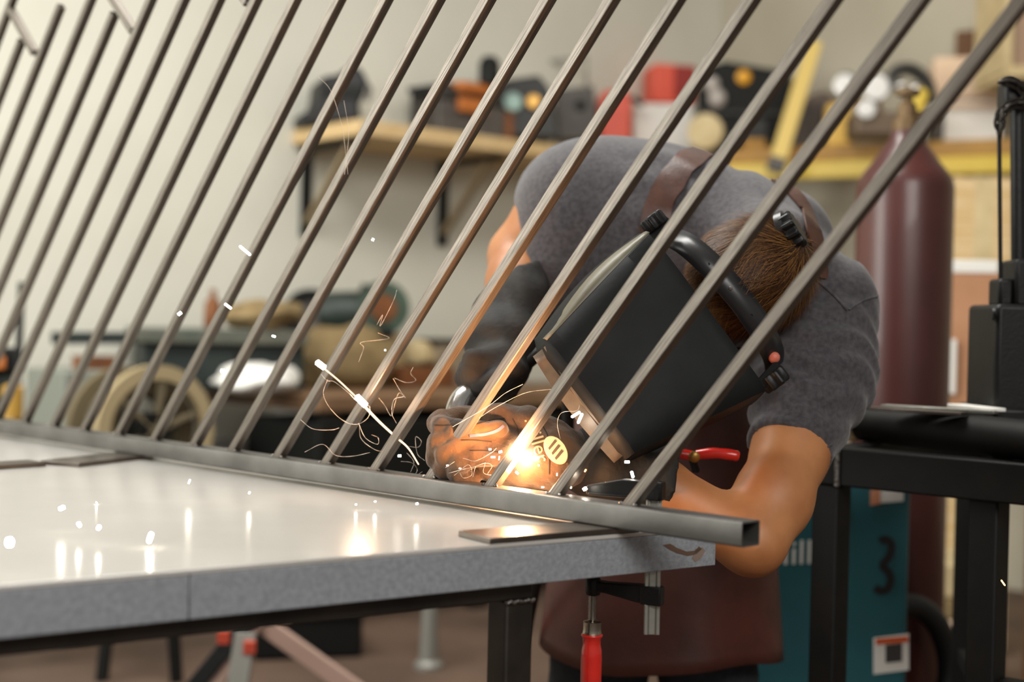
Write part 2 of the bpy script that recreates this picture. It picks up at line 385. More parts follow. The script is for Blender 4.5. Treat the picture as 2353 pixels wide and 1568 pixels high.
# ------------------------------------------------------------------ railing panel
s2 = math.radians(45); R = np.array([-0.708, 0.706, 0]); R = nrm(R); W = np.array([R[1], -R[0], 0])   # along the rail (away), inwards (away from camera)
RZ = TZ + 0.0076
E0 = hit(1703, 1260, (0, 0, RZ), (0, 0, 1))       # near bottom corner of the cut end
RWID, RH, RL = 0.037, 0.0305, 3.3
rail_root = thing('railing_panel', 'bare steel stair railing panel with slanted square balusters, clamped to the table', 'railing', E0)
def rail_tube():
    mb = MB(); t = 0.0022; ro = 0.003
    def ring(w0, w1, z0, z1, r):
        pts = []
        for (cx_, cz_, a0) in ((w1 - r, z0 + r, -90), (w1 - r, z1 - r, 0), (w0 + r, z1 - r, 90), (w0 + r, z0 + r, 180)):
            for k in range(4):
                a = math.radians(a0 + 30 * k); pts.append((cx_ + r * math.cos(a), cz_ + r * math.sin(a)))
        return pts
    o_ = ring(0, RWID, 0, RH, ro); i_ = ring(t, RWID - t, t, RH - t, 0.0012); n = len(o_)
    vs = []
    for s in (0, RL):
        for q in (o_, i_): vs += [E0 + R * s + W * a + Z * b for a, b in q]
    fs = []
    for k in range(n):
        k2 = (k + 1) % n
        fs += [(k, k2, 2 * n + k2, 2 * n + k), (n + k2, n + k, 3 * n + k, 3 * n + k2), (k2, k, n + k, n + k2), (2 * n + k, 2 * n + k2, 3 * n + k2, 3 * n + k)]
    mb.add(vs, [f[::-1] for f in fs]); return mb
rt = rail_tube().build('bottom_rail', RAILM, rail_root)
BW = 0.0152
BALS = [(1427.6, 1472, 1155, 2300, 2356), (1260.6, 1297, 1132, 2081, 2141), (1113, 1150, 1112, 1884, 1935.5), (974, 1012, 1091, 1697.5, 1751), (848.4, 882, 1074, 1536, 1582), (735.8, 769.8, 1058, 1380, 1426), (627, 657, 1043, 1238, 1282), (523, 552, 1029, 1107, 1150), (434.6, 463, 1017, 984, 1025), (345, 370, 1003, 863, 899.5), (262.4, 286, 994, 762.5, 796), (183.8, 207, 984, 665.5, 696), (116, 135, 977, 575.5, 597), (47.8, 70, 970, 485.6, 511)]
PC = E0 + W * RWID / 2 + Z * RH
ss = []
for l, r, y, tl, tr in BALS:
    p = hit((l + r) / 2, y, PC, W); ss.append(np.dot(p - PC, R))
step = (ss[-1] - ss[0]) / 13
ang = math.radians(48.45)
BD = -R * math.cos(ang) + Z * math.sin(ang); BN = np.cross(W, BD)
def baluster(i, length):
    s = ss[i] if i < len(ss) else ss[-1] + step * (i - 13)
    base = PC + R * s
    M = Matrix(((*W[:1], BN[0], BD[0], base[0]), (W[1], BN[1], BD[1], base[1]), (W[2], BN[2], BD[2], base[2]), (0, 0, 0, 1)))
    h = BW / 2; t = 0.0016; c = 0.0009
    def ring(h, c): return [(h - c, -h), (h, -h + c), (h, h - c), (h - c, h), (-h + c, h), (-h, h - c), (-h, -h + c), (-h + c, -h)]
    vs = []; fs = []; cut = h * math.cos(ang) / math.sin(ang)
    for q in (ring(h, c), ring(h - t, 0.0006)):
        for top in (0, 1):
            for (a, b) in q:
                # lower end mitred flat onto the rail: z = 0 plane
                zz = length if top else -(b * BN[2]) / BD[2]
                vs.append((a, b, zz))
    n = 8
    for k in range(n):
        k2 = (k + 1) % n
        fs += [(k, k2, n + k2, n + k), (2 * n + k2, 2 * n + k, 3 * n + k, 3 * n + k2), (n + k, n + k2, 3 * n + k2, 3 * n + k), (k2, k, 2 * n + k, 2 * n + k2)]
    if np.linalg.det(np.array(M)[:3, :3]) < 0: fs = [f[::-1] for f in fs]
    me = bpy.data.meshes.new('baluster'); me.from_pydata(vs, [], fs); me.materials.append(STEEL); me.update()
    bm = bmesh.new(); bm.from_mesh(me); bmesh.ops.recalc_face_normals(bm, faces=bm.faces); bm.to_mesh(me); bm.free()
    for p in me.polygons: p.use_smooth = True
    me.set_sharp_from_angle(angle=math.radians(30))
    o = bpy.data.objects.new('baluster', me); COL.objects.link(o); o.parent = rail_root
    o.matrix_parent_inverse = Matrix.Identity(4); M2 = M.copy(); M2.translation = Vector(base - E0); o.matrix_basis = M2
    o['_org'] = [float(x) for x in E0]
    # bright tack welds at the foot
    wb = MB()
    for sgn in (-1, 1):
        q = base + R * (0.0115 if sgn > 0 else -0.0122) - W * (BW / 2 - 0.002) + Z * 0.0012
        wb.ell(q, R * 0.0042, W * 0.003, Z * 0.0028, 8, 6)
    w_ = wb.build('weld_bead', WELD, o, smooth=80); w_.parent = rail_root
    return base
def along_top(i, x, y):
    s = ss[i] if i < len(ss) else ss[-1] + step * (i - 13)
    q = hit(x, y, PC, W); return float(np.dot(q - (PC + R * s), BD))
LEN = {}
for i in range(21):
    LEN[i] = 1.75
LEN[16] = along_top(16, 268, 38); LEN[18] = along_top(18, 140, 12); LEN[19] = along_top(19, 52, 97)
bases = [baluster(i, LEN[i]) for i in range(21)]
# short spacer pieces between the balusters
def spacer(a, b):
    pa = hit(*a, PC, W); pb = hit(*b, PC, W)
    MB().bar(pa, pb, BW, BW, W).build('spacer', STEEL, rail_root, bevel=0.0015)
    MB().ell(pb, R * .005, W * .006, Z * .005, 8, 6).build('weld_bead', WELD, rail_root)
spacer((24, 20), (80, 122)); spacer((248, -22), (307, 72)); spacer((530, -55), (571, 8))

# ------------------------------------------------------------------ the F-clamp
cb_t = P(1503, 1150, 1.8805); cb_b = P(1497, 1459, 1.874)
clamp = thing('bar_clamp', 'screw bar clamp with black jaws and a red handle gripping railing and table corner', 'clamp', cb_b)
bax = nrm(cb_t - cb_b); bu = nrm(np.array([1, 0.04, 0]) - bax * np.dot(np.array([1, 0.04, 0]), bax)); bv = np.cross(bax, bu)
ctop = P(1515, 1112, 1.8805)
prof = [(-1, -1), (-.55, -1), (-.4, -.5), (.4, -.5), (.55, -1), (1, -1), (1, 1), (.55, 1), (.4, .5), (-.4, .5), (-.55, 1), (-1, 1)]
bx_ = MB(); L_ = np.linalg.norm(ctop - cb_b)
bx_.prism([cb_b + bu * 0.0102 * a + bv * 0.0034 * b for a, b in prof], bax * L_).build('bar', ZINC, clamp, bevel=0.0006)
tip = P(1352, 1138, 1.925); ju = nrm(cb_t - tip); ju[2] = 0; ju = nrm(ju); jw = np.cross(Z, ju)
def jaw(poly, w0, name):
    """poly in (along, up) from the tip; extruded across"""
    o = MB().prism([tip + ju * a + Z * b - jw * w0 / 2 for a, b in poly], jw * w0).build(name, BLACKM, clamp, bevel=0.0022, seg=3)
    return o
zt = (RZ + RH + 0.0006) - tip[2]
uj = jaw([(0, zt), (0, zt + .013), (.052, zt + .0245), (.107, zt + .0245), (.107, zt), (.06, zt - 0.0)], 0.017, 'fixed_jaw')
MB().prism([tip + ju * a + Z * b - jw * 0.0115 for a, b in ((0.004, zt + .001), (.004, zt + .004), (.105, zt + .004), (.105, zt + .001))], jw * 0.023).build('jaw_rib', BLACKM, uj, bevel=0.001)
lz = P(1440, 1342, 1.89)[2] - tip[2]
lj = jaw([(.076, lz), (.107, lz), (.107, lz - .024), (.078, lz - .024), (.03, lz - .0165), (.012, lz - .0165), (.012, lz - .001), (.03, lz - .002)], 0.017, 'sliding_jaw')
MB().box(cb_t + (bax * ((tip[2] + lz - .012) - cb_t[2]) / bax[2]), ju * .0145, jw * .0085, Z * .0125).build('collar', BLACKM, lj, bevel=.002, seg=3)
MB().box(cb_t + (bax * ((tip[2] + zt + .012) - cb_t[2]) / bax[2]), ju * .0135, jw * .0085, Z * .0125).build('collar', BLACKM, uj, bevel=.002, seg=3)
sx = tip + ju * 0.008 + Z * lz
scr = np.array([sx[0], sx[1], 0]); SCR0 = P(1363, 1340, 1.92); scr = np.array([SCR0[0], SCR0[1], 0])
MB().lathe([(.0095, -.021), (.0105, -.018), (.0105, -.001), (.009, .002)], scr + Z * (tip[2] + lz)).build('jaw_hub', BLACKM, lj)
sdir = nrm(np.array([0.004, 0, -1.0])); zs0 = FZ - 0.001; zf = P(1363, 1427, 1.92)[2]
th = MB(); npts = 60; Ls = (zs0 - 0.006 - zf)
prof = []
for k in range(npts + 1): prof.append((0.0052 + 0.0011 * (1 if k % 2 else -1), Ls * k / npts))
th.lathe(prof, scr + Z * (zs0 - 0.006), (0, 0, -1), 14).build('screw', CHROME, clamp)
MB().lathe([(.010, 0), (.011, .002), (.011, .006), (.008, .009)], scr + Z * (zs0), (0, 0, -1), 16).build('swivel_pad', BLACKM, clamp)
MB().lathe([(.009, 0), (.0125, .0015), (.0125, .012), (.0132, .0165), (.0135, .0175)], scr + Z * zf, (0, 0, -1), 20).build('ferrule', mat('ferrule_nickel', '#a39a8c', 0.25, 1.0), clamp)
MB().lathe([(.0135, 0), (.0148, .0012), (.0148, .003), (.0125, .006), (.0122, .014), (.0138, .022), (.0144, .034), (.0142, .075), (.0150, .095), (.0135, .112), (.006, .119)], scr + Z * (zf - .0176), (0, 0, -1), 20).build('handle', REDP, clamp, smooth=60)

# ------------------------------------------------------------------ the welder
feet = P(1500, 1568, 2.75); feet[2] = 0
J = dict(pel=P(1530, 1085, 2.74), mid=P(1530, 850, 2.72), upb=P(1500, 575, 2.60), scr=P(1385, 500, 2.56), scl=P(1735, 595, 2.46),
         shl=P(1888, 705, 2.34), shr=P(1300, 480, 2.54), neck=P(1705, 545, 2.42), head=P(1712, 645, 2.24),
         eR=P(1196, 590, 2.55), wR=P(1150, 850, 2.28),
         cuffL=P(1815, 1045, 2.20), eL=P(1728, 1245, 2.08), fL=P(1500, 1115, 2.12), wL=P(1330, 1058, 2.13))
# head frame: ear-to-ear axis, gaze, crown
g0 = nrm(RT * -0.78 - UP * 0.625); c0 = -FW; eax = nrm(RT * 0.626 - UP * 0.78); phi = math.radians(8)
HG = nrm(g0 * math.cos(phi) + c0 * math.sin(phi)); HU = nrm(c0 * math.cos(phi) - g0 * math.sin(phi)); HL = nrm(eax)
HC = J['head']
def hp(l, g, u): return HC + HL * l + HG * g + HU * u

def body_sdf(p):
    d = chain(p, [(J['pel'], .150), (J['mid'], .150), (J['upb'], .155)], .06)
    d = smin(d, sd_cone(p, J['scr'], J['scl'], .125, .125), .08)
    d = smin(d, chain(p, [(J['shl'], .082), (J['cuffL'], .058)]), .05)
    d = smin(d, chain(p, [(J['shr'], .085), (J['eR'], .056)]), .05)
    d = smin(d, chain(p, [(J['cuffL'], .057), (P(1775, 1150, 2.13), .055), (J['eL'], .046), (J['fL'], .043), (J['wL'], .030)], .03), .02)
    d = smin(d, chain(p, [(J['eR'], .056), (P(1185, 650, 2.48), .05), (J['wR'], .03)], .02), .02)
    d = smin(d, sd_cone(p, J['neck'], hp(0, -.03, -.06), .066, .058), .04)
    hd = sd_ell(p, HC, [HL * .079, HG * .098, HU * .098])
    hd = smin(hd, sd_ell(p, hp(0, .03, -.065), [HL * .06, HG * .066, HU * .075]), .03)          # jaw
    hd = smin(hd, sd_cone(p, hp(0, .088, -.01), hp(0, .108, -.045), .008, .014), .012)           # nose
    hd = smin(hd, sd_cone(p, hp(-.022, .088, -.085), hp(.022, .088, -.085), .006, .006), .008)    # lips
    for s in (-1, 1):
        hd = np.maximum(hd, -(np.linalg.norm(p - hp(s * .031, .103, -.003), axis=-1) - .015))      # eye sockets
        hd = np.minimum(hd, np.linalg.norm(p - hp(s * .031, .084, -.003), axis=-1) - .012)          # eyes
        hd = smin(hd, sd_ell(p, hp(s * .083, -.006, -.012), [HL * .010, HG * .019, HU * .033]), .008)  # ears
    d = smin(d, hd, .02)
    hip = J['pel']
    for s in (-1, 1):
        d = smin(d, chain(p, [(hip + RT * s * .08, .10), (feet + RT * s * .10 + Z * .48, .065), (feet + RT * s * .11 + Z * .09, .042)], .04), .04)
    return d
man, _ = soft('person', body_sdf, (-.28, 1.9, .02), (.80, 3.05, 1.62), .0095, SKIN, None, origin=feet)
man.name = 'person'; man['_org'] = [float(x) for x in feet]
tag(man, 'person in a grey t-shirt, leather apron and welding helmet bending over the railing', 'person')

# t-shirt
cutL = nrm(P(1812, 1030, 2.2) - P(1872, 850, 2.29)); cutLp = P(1816, 1032, 2.2)
def shirt_sdf(p):
    d = chain(p, [(J['pel'], .162), (J['mid'], .165), (J['upb'], .172)], .06)
    d = smin(d, sd_cone(p, J['scr'], J['scl'], .142, .140), .09)
    d = smin(d, sd_cone(p, P(1310, 470, 2.55), P(1290, 640, 2.50), .092, .080), .06)
    sl = chain(p, [(J['shl'], .093), (P(1866, 860, 2.29), .096), (P(1812, 1050, 2.2), .066)], .03)
    # folds round the sleeve
    ax = nrm(P(1790, 1000, 2.2) - P(1900, 760, 2.3)); t = (p - J['shl']) @ ax; sd_ = (p - J['shl']) @ nrm(RT)
    fold = np.sin(t * 150 + 22 * sd_ + 2.2 * np.sin(sd_ * 42)) * np.clip((t + .03) * 12, 0, 1)
    sl = sl - .0042 * fold
    d = smin(d, sl, .05)
    # creases running from the neck over the shoulders
    q = p - J['neck']; r_ = np.linalg.norm(q, axis=-1)
    d = d - .0036 * np.sin((q @ RT) * 95 + (q @ UP) * 60 + 3 * np.sin(r_ * 30)) * np.clip((.30 - r_) * 6, 0, 1)
    d = smin(d, sd_cone(p, J['neck'], hp(0, -.085, -.035), .082, .070), .03)
    # cuffs, neck and waist
    arm = (np.linalg.norm(p - cutLp, axis=-1) < .2)
    d = np.where(arm, np.maximum(d, (p - cutLp) @ cutL), d)
    cr = nrm(P(1120, 560, 2.56) - P(1330, 500, 2.55)); crp = P(1196, 520, 2.55)
    d = np.maximum(d, np.where(np.linalg.norm(p - crp, axis=-1) < .22, (p - crp) @ cr, -1))
    d = np.maximum(d, -sd_cone(p, J['neck'] - HU * 0.0 + (J['neck'] - HC) * .1, HC, .036, .052))
    d = np.maximum(d, J['pel'][2] - .06 - p[..., 2])
    return d
shirt, SHB = soft('t_shirt', shirt_sdf, (-.12, 1.9, .72), (.80, 3.0, 1.62), .0075, SHIRT, man, iters=2)
def on(bvh, px, py, off=0.004):
    r = ray(px, py); l, n, i, dd = bvh.ray_cast(Vector(CAM), Vector(r), 20)
    if l is None: return None, None
    n = np.array(n)
    if np.dot(n, r) > 0: n = -n
    return np.array(l) + n * off, n
def strip(bvh, path, width, thick, name, m, parent, n=26, off=0.003):
    pts = curvepts([np.array([x, y, 0.0]) for x, y in path], n); Q = []
    for q in pts:
        a, nn = on(bvh, q[0], q[1], off)
        if a is not None: Q.append((a, nn))
    if len(Q) < 3: return None
    rows = []
    for i, (a, nn) in enumerate(Q):
        t = nrm(Q[min(i + 1, len(Q) - 1)][0] - Q[max(i - 1, 0)][0]); sd_ = nrm(np.cross(t, nn)); w = width / 2
        rows.append([a - sd_ * w - nn * .001, a - sd_ * w + nn * thick * .7, a + nn * thick, a + sd_ * w + nn * thick * .7, a + sd_ * w - nn * .001])
    return MB().grid(rows).build(name, m, parent, smooth=35)
# sleeve hem, shoulder seams
strip(SHB, [(1735, 985), (1775, 1012), (1830, 1035), (1880, 1036), (1912, 1020)], .003, .0014, 'sleeve_hem', SHIRT, shirt, off=.001)
strip(SHB, [(1868, 640), (1905, 668), (1945, 712)], .004, .0022, 'shoulder_seam', SHIRT, shirt, off=.001)
strip(SHB, [(2016, 680), (1985, 690), (1950, 712)], .003, .0018, 'shoulder_seam', SHIRT, shirt, off=.001)
# apron straps crossing on the back
s1 = strip(SHB, [(1690, 372), (1650, 352), (1600, 358), (1560, 395), (1530, 440), (1510, 490), (1500, 540)], .048, .004, 'apron_strap', STRAPM, man)
s2_ = strip(SHB, [(1640, 350), (1700, 378), (1760, 405), (1815, 440), (1852, 490), (1868, 540), (1880, 600), (1880, 640)], .036, .004, 'apron_strap', STRAPM, man)
a, nn = on(SHB, 1700, 384, .01)
if a is not None and s2_ is not None:
    u_ = nrm(np.cross(nn, UP)); v_ = np.cross(nn, u_)
    bk = MB().tube([a + u_ * .016 * x + v_ * .011 * y for x, y in ((-1, -1), (1, -1), (1, 1), (-1, 1), (-1, -1))], .0028, 8)
    bk.build('buckle', BLACKM, s2_)
    MB().ell(a + u_ * .02 + nn * .002, u_ * .008, v_ * .006, nn * .004, 12, 8).build('snap_button', CHROME, s2_)

# leather apron skirt and bib
def apron():
    rows = []; c = P(1525, 1250, 2.74); top = P(1530, 700, 2.6)[2]; bot = P(1500, 1522, 2.62)[2]
    for i in range(22):
        t = i / 21; z = 1.05 + (bot - 1.05) * t; row = []
        for k in range(41):
            a = math.radians(-102 + 204 * k / 40)
            rx = .185 + .045 * t + .006 * math.sin(a * 5 + 1) * t; ry = .19 + .03 * t + .008 * math.sin(a * 7) * t
            cx_, cy_ = c[0] + .005 - .01 * t, c[1] + .02 - .02 * t
            row.append(np.array([cx_ + rx * math.sin(a), cy_ - ry * math.cos(a), z + .01 * math.sin(a * 3) * t]))
        rows.append(row)
    o = MB().grid(rows).build('leather_apron', LEATH, man, smooth=60)
    s = o.modifiers.new('solid', 'SOLIDIFY'); s.thickness = .003
    return o
ap = apron()
bibm = MB(); bb = []
for i in range(10):
    t = i / 9; z0 = np.array([*P(1525, 1060, 2.53)[:2], 1.03]); z1 = P(1600, 800, 2.32); row = []
    for k in range(15):
        s = -1 + 2 * k / 14; q = z0 + (z1 - z0) * t; q = q + np.array([.15 * s * (1 - .25 * t), .05 * s * s, -.0])
        row.append(q)
    bb.append(row)
bib = bibm.grid(bb).build('apron_bib', LEATH, ap, smooth=60); sdm = bib.modifiers.new('solid', 'SOLIDIFY'); sdm.thickness = .003
# jeans and boots
def leg_sdf(p, s):
    hip = J['pel']; return chain(p, [(hip + RT * s * .085 - Z * .05, .118), (feet + RT * s * .105 + Z * .50, .088), (feet + RT * s * .115 + Z * .10, .075)], .04) - .002 * np.sin(p[..., 2] * 90 + p[..., 0] * 40)
for s in (-1, 1):
    soft('jeans_leg', lambda p: np.maximum(np.maximum(leg_sdf(p, s), p[..., 2] - J['pel'][2]), .07 - p[..., 2]), feet + RT * s * .1 - (.18, .18, -.04), feet + RT * s * .1 + np.array([.18, .2, J['pel'][2] + .03]), .012, JEAN, man, iters=1)
    f0 = feet + RT * s * .115
    soft('boot', lambda p: np.maximum(smin(sd_cone(p, f0 + Z * .05, f0 + np.array([-.02, -.17, .04]), .055, .045), sd_cone(p, f0 + Z * .05, f0 + Z * .16, .052, .056), .03), .002 - p[..., 2]), f0 - (.12, .28, .0), f0 + np.array([.12, .12, .26]), .01, BOOT, man, iters=1)

# ------------------------------------------------------------------ hair
hm = MB()
hcap, HB = soft('hair', lambda p: np.maximum(np.maximum(smin(sd_ell(p, hp(0, -.008, .008), [HL * .088, HG * .103, HU * .104]), sd_ell(p, hp(0, -.055, -.045), [HL * .070, HG * .058, HU * .07]), .03), -((p - hp(0, .055, -.02)) @ nrm(HU * .8 - HG * .6))), -.11 - ((p - HC) @ HU)), HC - .16, HC + .16, .006, SCALP, man, iters=2)
def hair_strands(N):
    vs, fs = [], []
    ce = hp(0, -.008, .008); crown = nrm(HU * .62 - HG * .78)
    for i in range(N):
        v = nrm(np.random.normal(size=3)); l, g, u = v @ HL, v @ HG, v @ HU
        if u * .8 - g * .6 < -.45 and g > .2: continue
        if u < -.75: continue
        p = ce + HL * l * .087 + HG * g * .102 + HU * u * .103
        nn = nrm(HL * l / .087 + HG * g / .102 + HU * u / .103)
        fl = v - crown; fl = fl - nn * np.dot(fl, nn)
        fl = nrm(fl + 1e-6) if np.linalg.norm(fl) > 1e-4 else HG
        sw = mnoise.noise(Vector(p * 24)); sd_ = np.cross(nn, fl)
        dr = nrm(fl + sd_ * (1.5 * sw + .16 * np.random.normal()) + nn * (.16 + .16 * np.random.random()))
        L = (.028 + .026 * np.random.random()) * (1.25 if u > .5 else .7 if g < -.5 else 1)
        wv = nrm(np.cross(dr, nn)) * (.0004 + .0003 * np.random.random()); k = len(vs); M = 5
        for j in range(M):
            t = j / (M - 1); q = p + dr * L * t - nn * (L * .20 * t * t) + sd_ * .004 * math.sin(3 * t + i) * t
            w = wv * (1 - .85 * t); vs += [q - w, q + w]
        for j in range(M - 1): fs.append((k + 2 * j, k + 2 * j + 1, k + 2 * j + 3, k + 2 * j + 2))
    return vs, fs
for k_, n_s in enumerate((9000, 10000, 5000)):
    vs, fs = hair_strands(n_s)
    hs = MB().add(vs, fs).build('hair_strands', HAIRS[k_], hcap, smooth=0); hs['kind'] = 'stuff'

# ------------------------------------------------------------------ welding helmet
helm_org = man
def shell():
    """front panel A-B-C-D with rounded corners, sides turned back; rows from brow to chin"""
    A, D = P(1500, 546, 2.100), P(1757, 893, 2.060); B, C_ = P(1268, 790, 2.060), P(1457, 1036, 1.995)
    nf = nrm(np.cross(D - A, B - A)); nf = nf if np.dot(nf, FW) < 0 else -nf
    rows = []; m = 14
    for i in range(m + 1):
        t = i / m; l = A + (B - A) * t; r = D + (C_ - D) * t; e = nrm(r - l); wd_ = np.linalg.norm(r - l); row = []
        bul = .004 * math.sin(math.pi * t) + .003
        back = .135 - .045 * t
        # profile: left side back ... left corner ... front ... right corner ... right side back
        fl = .030 + .012 * math.sin(math.pi * t)
        prof = [(-fl, -back), (-fl * .92, -back * .66), (-fl * .7, -back * .36), (-fl * .42, -.020), (-.006, -.006)]
        for a, b in prof: row.append(l + e * a + nf * b)
        for k in range(9):
            s = (k + .5) / 9; row.append(l + e * wd_ * (.012 + .976 * s) + nf * (bul * (1 - (2 * s - 1) ** 4) + .002))
        for a, b in prof[::-1]: row.append(r - e * (a * .12) + nf * b * .8)
        rows.append(row)
    # chin lip: the last rows turn back under
    last = rows[-1]; dn = nrm((B + C_) / 2 - (A + D) / 2)
    for (o1, o2) in ((.005, -.004), (.011, -.014), (.017, -.030)):
        row = []
        for k, q in enumerate(last):
            edge = min(k, len(last) - 1 - k); f = 1 if edge > 3 else edge / 4
            row.append(q + dn * o1 * f + nf * o2 * f)
        rows.append(row)
    return rows, nf, A, B, C_, D, dn
rows, NF, hA, hB, hC, hD, hdn = shell()
helm = MB().grid(rows).build('welding_helmet', HELM, man, smooth=50)
sd_m = helm.modifiers.new('solid', 'SOLIDIFY'); sd_m.thickness = .0032; sd_m.offset = -1
bv_ = helm.modifiers.new('bevel', 'BEVEL'); bv_.width = .0009; bv_.segments = 2; bv_.limit_method = 'ANGLE'
# chin lip tinted tan for arc glow; side cheek tinted pale for wall light
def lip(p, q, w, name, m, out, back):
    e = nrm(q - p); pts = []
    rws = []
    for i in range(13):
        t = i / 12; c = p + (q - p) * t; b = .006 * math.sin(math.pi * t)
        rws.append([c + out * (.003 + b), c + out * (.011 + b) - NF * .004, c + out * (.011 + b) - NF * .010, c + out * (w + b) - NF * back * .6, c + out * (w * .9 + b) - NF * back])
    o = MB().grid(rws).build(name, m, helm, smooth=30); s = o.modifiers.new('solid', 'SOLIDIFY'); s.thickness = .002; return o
lp = lip(hB + (hC - hB) * -.02 - NF * .006, hC - (hC - hB) * .02 - NF * .006, .030, 'chin_lip', HELMLIP, hdn, .03); lp['label'] = 'lower lip of the helmet with the arc light painted in tan'
sl_out = nrm((hA + hB) / 2 - (hC + hD) / 2)
CHEEK = mat('helmet_side_lit', '#6f6957', 0.42, 0, '#5e5848', 12, bump=.05)  # pale tan paints the light off the wall onto the shell side
ch = []
for i in range(13):
    t = i / 12; c = hA + (hB - hA) * (t * 1.02 - .01); b = .014 * math.sin(math.pi * min(1, t * 1.1))
    ch.append([c + sl_out * .0105 - NF * .005, c + sl_out * (.016 + b * .6) - NF * .016, c + sl_out * (.019 + b) - NF * .03, c + sl_out * (.020 + b) - NF * .06])
cheek = MB().grid(ch).build('helmet_side', CHEEK, helm, smooth=50); cheek.modifiers.new('s', 'SOLIDIFY').thickness = .002; cheek['label'] = 'side of the helmet with the wall light painted in pale'
# scratches on the shell
SCR = mat('scratch', '#8f8c86', 0.6)
sc = MB(); rs = random.Random(3)
for (x, y, a, L) in [(1462, 668, 62, 16), (1548, 770, 40, 9), (1560, 785, 70, 7), (1575, 812, 65, 20), (1583, 830, 80, 10), (1568, 842, 20, 16), (1588, 868, 75, 8), (1420, 845, 60, 8), (1424, 858, 20, 5), (1380, 930, 55, 8), (1500, 655, 10, 5), (1330, 870, 60, 9), (1340, 890, 40, 7), (1610, 845, 30, 8), (1462, 940, 40, 5), (1310, 800, 35, 14)]:
    def onf(x, y): return hit(x, y, hA + NF * .0165, NF)
    hb = BVHTree.FromPolygons([tuple(q) for r_ in rows for q in r_], [(i * len(rows[0]) + j, i * len(rows[0]) + j + 1, (i + 1) * len(rows[0]) + j + 1, (i + 1) * len(rows[0]) + j) for i in range(len(rows) - 1) for j in range(len(rows[0]) - 1)])
    dx, dy = math.cos(math.radians(a)), math.sin(math.radians(a))
    p0, n0 = on(hb, x - dx * L / 2, y - dy * L / 2, .0003); p1, n1 = on(hb, x + dx * L / 2, y + dy * L / 2, .0003)
    if p0 is None or p1 is None: continue
    w = nrm(np.cross(p1 - p0, n0)) * (.0006 + .0010 * rs.random())
    sc.prism([p0 - w * .3, p1 - w, p1 + w, p0 + w * .3], n0 * .0002)
so = sc.build('scratch_marks', SCR, helm, smooth=0); so['kind'] = 'stuff'
# headband around the brow, crown ratchet, pivot knobs
bl = [(-.138, .0), (-.122, .045), (-.100, .078), (-.06, .101), (0, .109), (.06, .101), (.100, .078), (.122, .045), (.138, .0)]
bpts = curvepts([hp(l, .058 + .002 * abs(l) / .1, u + .004) for l, u in bl], 41); brw = []
for k in range(41):
    t = nrm(bpts[min(k + 1, 40)] - bpts[max(k - 1, 0)]); gg_ = nrm(HG - t * np.dot(HG, t)); n_ = np.cross(t, gg_); n_ = n_ if np.dot(n_, bpts[k] - HC) > 0 else -n_
    w = .0180 + .002 * math.sin(math.pi * k / 40); brw.append([bpts[k] + gg_ * w, bpts[k] + n_ * .0003, bpts[k] - gg_ * w])
bnd = MB().grid(brw).build('headband', BANDM, helm, smooth=20); bnd.modifiers.new('solid', 'SOLIDIFY').thickness = .0024
hole = MB()
for k in (15, 17, 23, 25):
    c = brw[k][1]; n_ = nrm(c - HC)
    hole.lathe([(.0022, -.001), (.0022, .0018)], c + n_ * .001, n_, 10)
hole.build('strap_hole', RUBBER, bnd)
c = brw[19][1]; n_ = nrm(c - HC)
MB().lathe([(.003, 0), (.003, .003), (.002, .004)], c + n_ * .0015, n_, 12).build('rivet', CHROME, bnd)
def knob(c, axis, r, h, name, teeth=8):
    mb = MB(); a = nrm(axis); u, v = perp(a); n = teeth * 4; vs = []
    for z, k_ in ((0, .92), (h * .15, 1), (h * .85, 1), (h, .9)):
        for i in range(n):
            rr = r * k_ * (1 + .09 * (1 if (i // 2) % 2 else -1)); t = 2 * math.pi * i / n
            vs.append(c + a * z + rr * (math.cos(t) * u + math.sin(t) * v))
    fs = [(i * n + k, i * n + (k + 1) % n, (i + 1) * n + (k + 1) % n, (i + 1) * n + k) for i in range(3) for k in range(n)] + [tuple(range(n))[::-1], tuple(3 * n + k for k in range(n))]
    return mb.add(vs, fs).build(name, BLACKM, helm, bevel=.0008, smooth=30)
k1c, k2c = P(1512, 524, 2.17), P(1768, 858, 2.16)
kd = nrm(k1c - k2c)
knob(k1c, kd, .019, .022, 'pivot_knob'); knob(k2c, -kd, .021, .024, 'pivot_knob')
MB().prism([P(x, y, 2.165) for x, y in ((1478, 542), (1532, 498), (1545, 510), (1524, 560), (1500, 575))], FW * .006).build('pivot_bracket', HELM, helm, bevel=.001)
MB().prism([P(x, y, 2.15) for x, y in ((1735, 880), (1782, 828), (1800, 850), (1788, 880), (1758, 892))], FW * .008).build('pivot_bracket', HELM, helm, bevel=.001)
knob(P(1806, 538, 2.175), nrm(RT * .75 - UP * -.45 + FW * -.3), .028, .022, 'ratchet_knob', 10)
MB().lathe([(.03, 0), (.031, .012), (.022, .02)], P(1790, 533, 2.185), nrm(RT * .75 + UP * .2 - FW * .3), 20).build('ratchet_housing', BANDM, helm)
MB().ell(P(1779, 822, 2.155), RT * .009, UP * .009, FW * .008, 14, 10).build('ear_tip', mat('ear_skin', '#d0705a', 0.5), man)

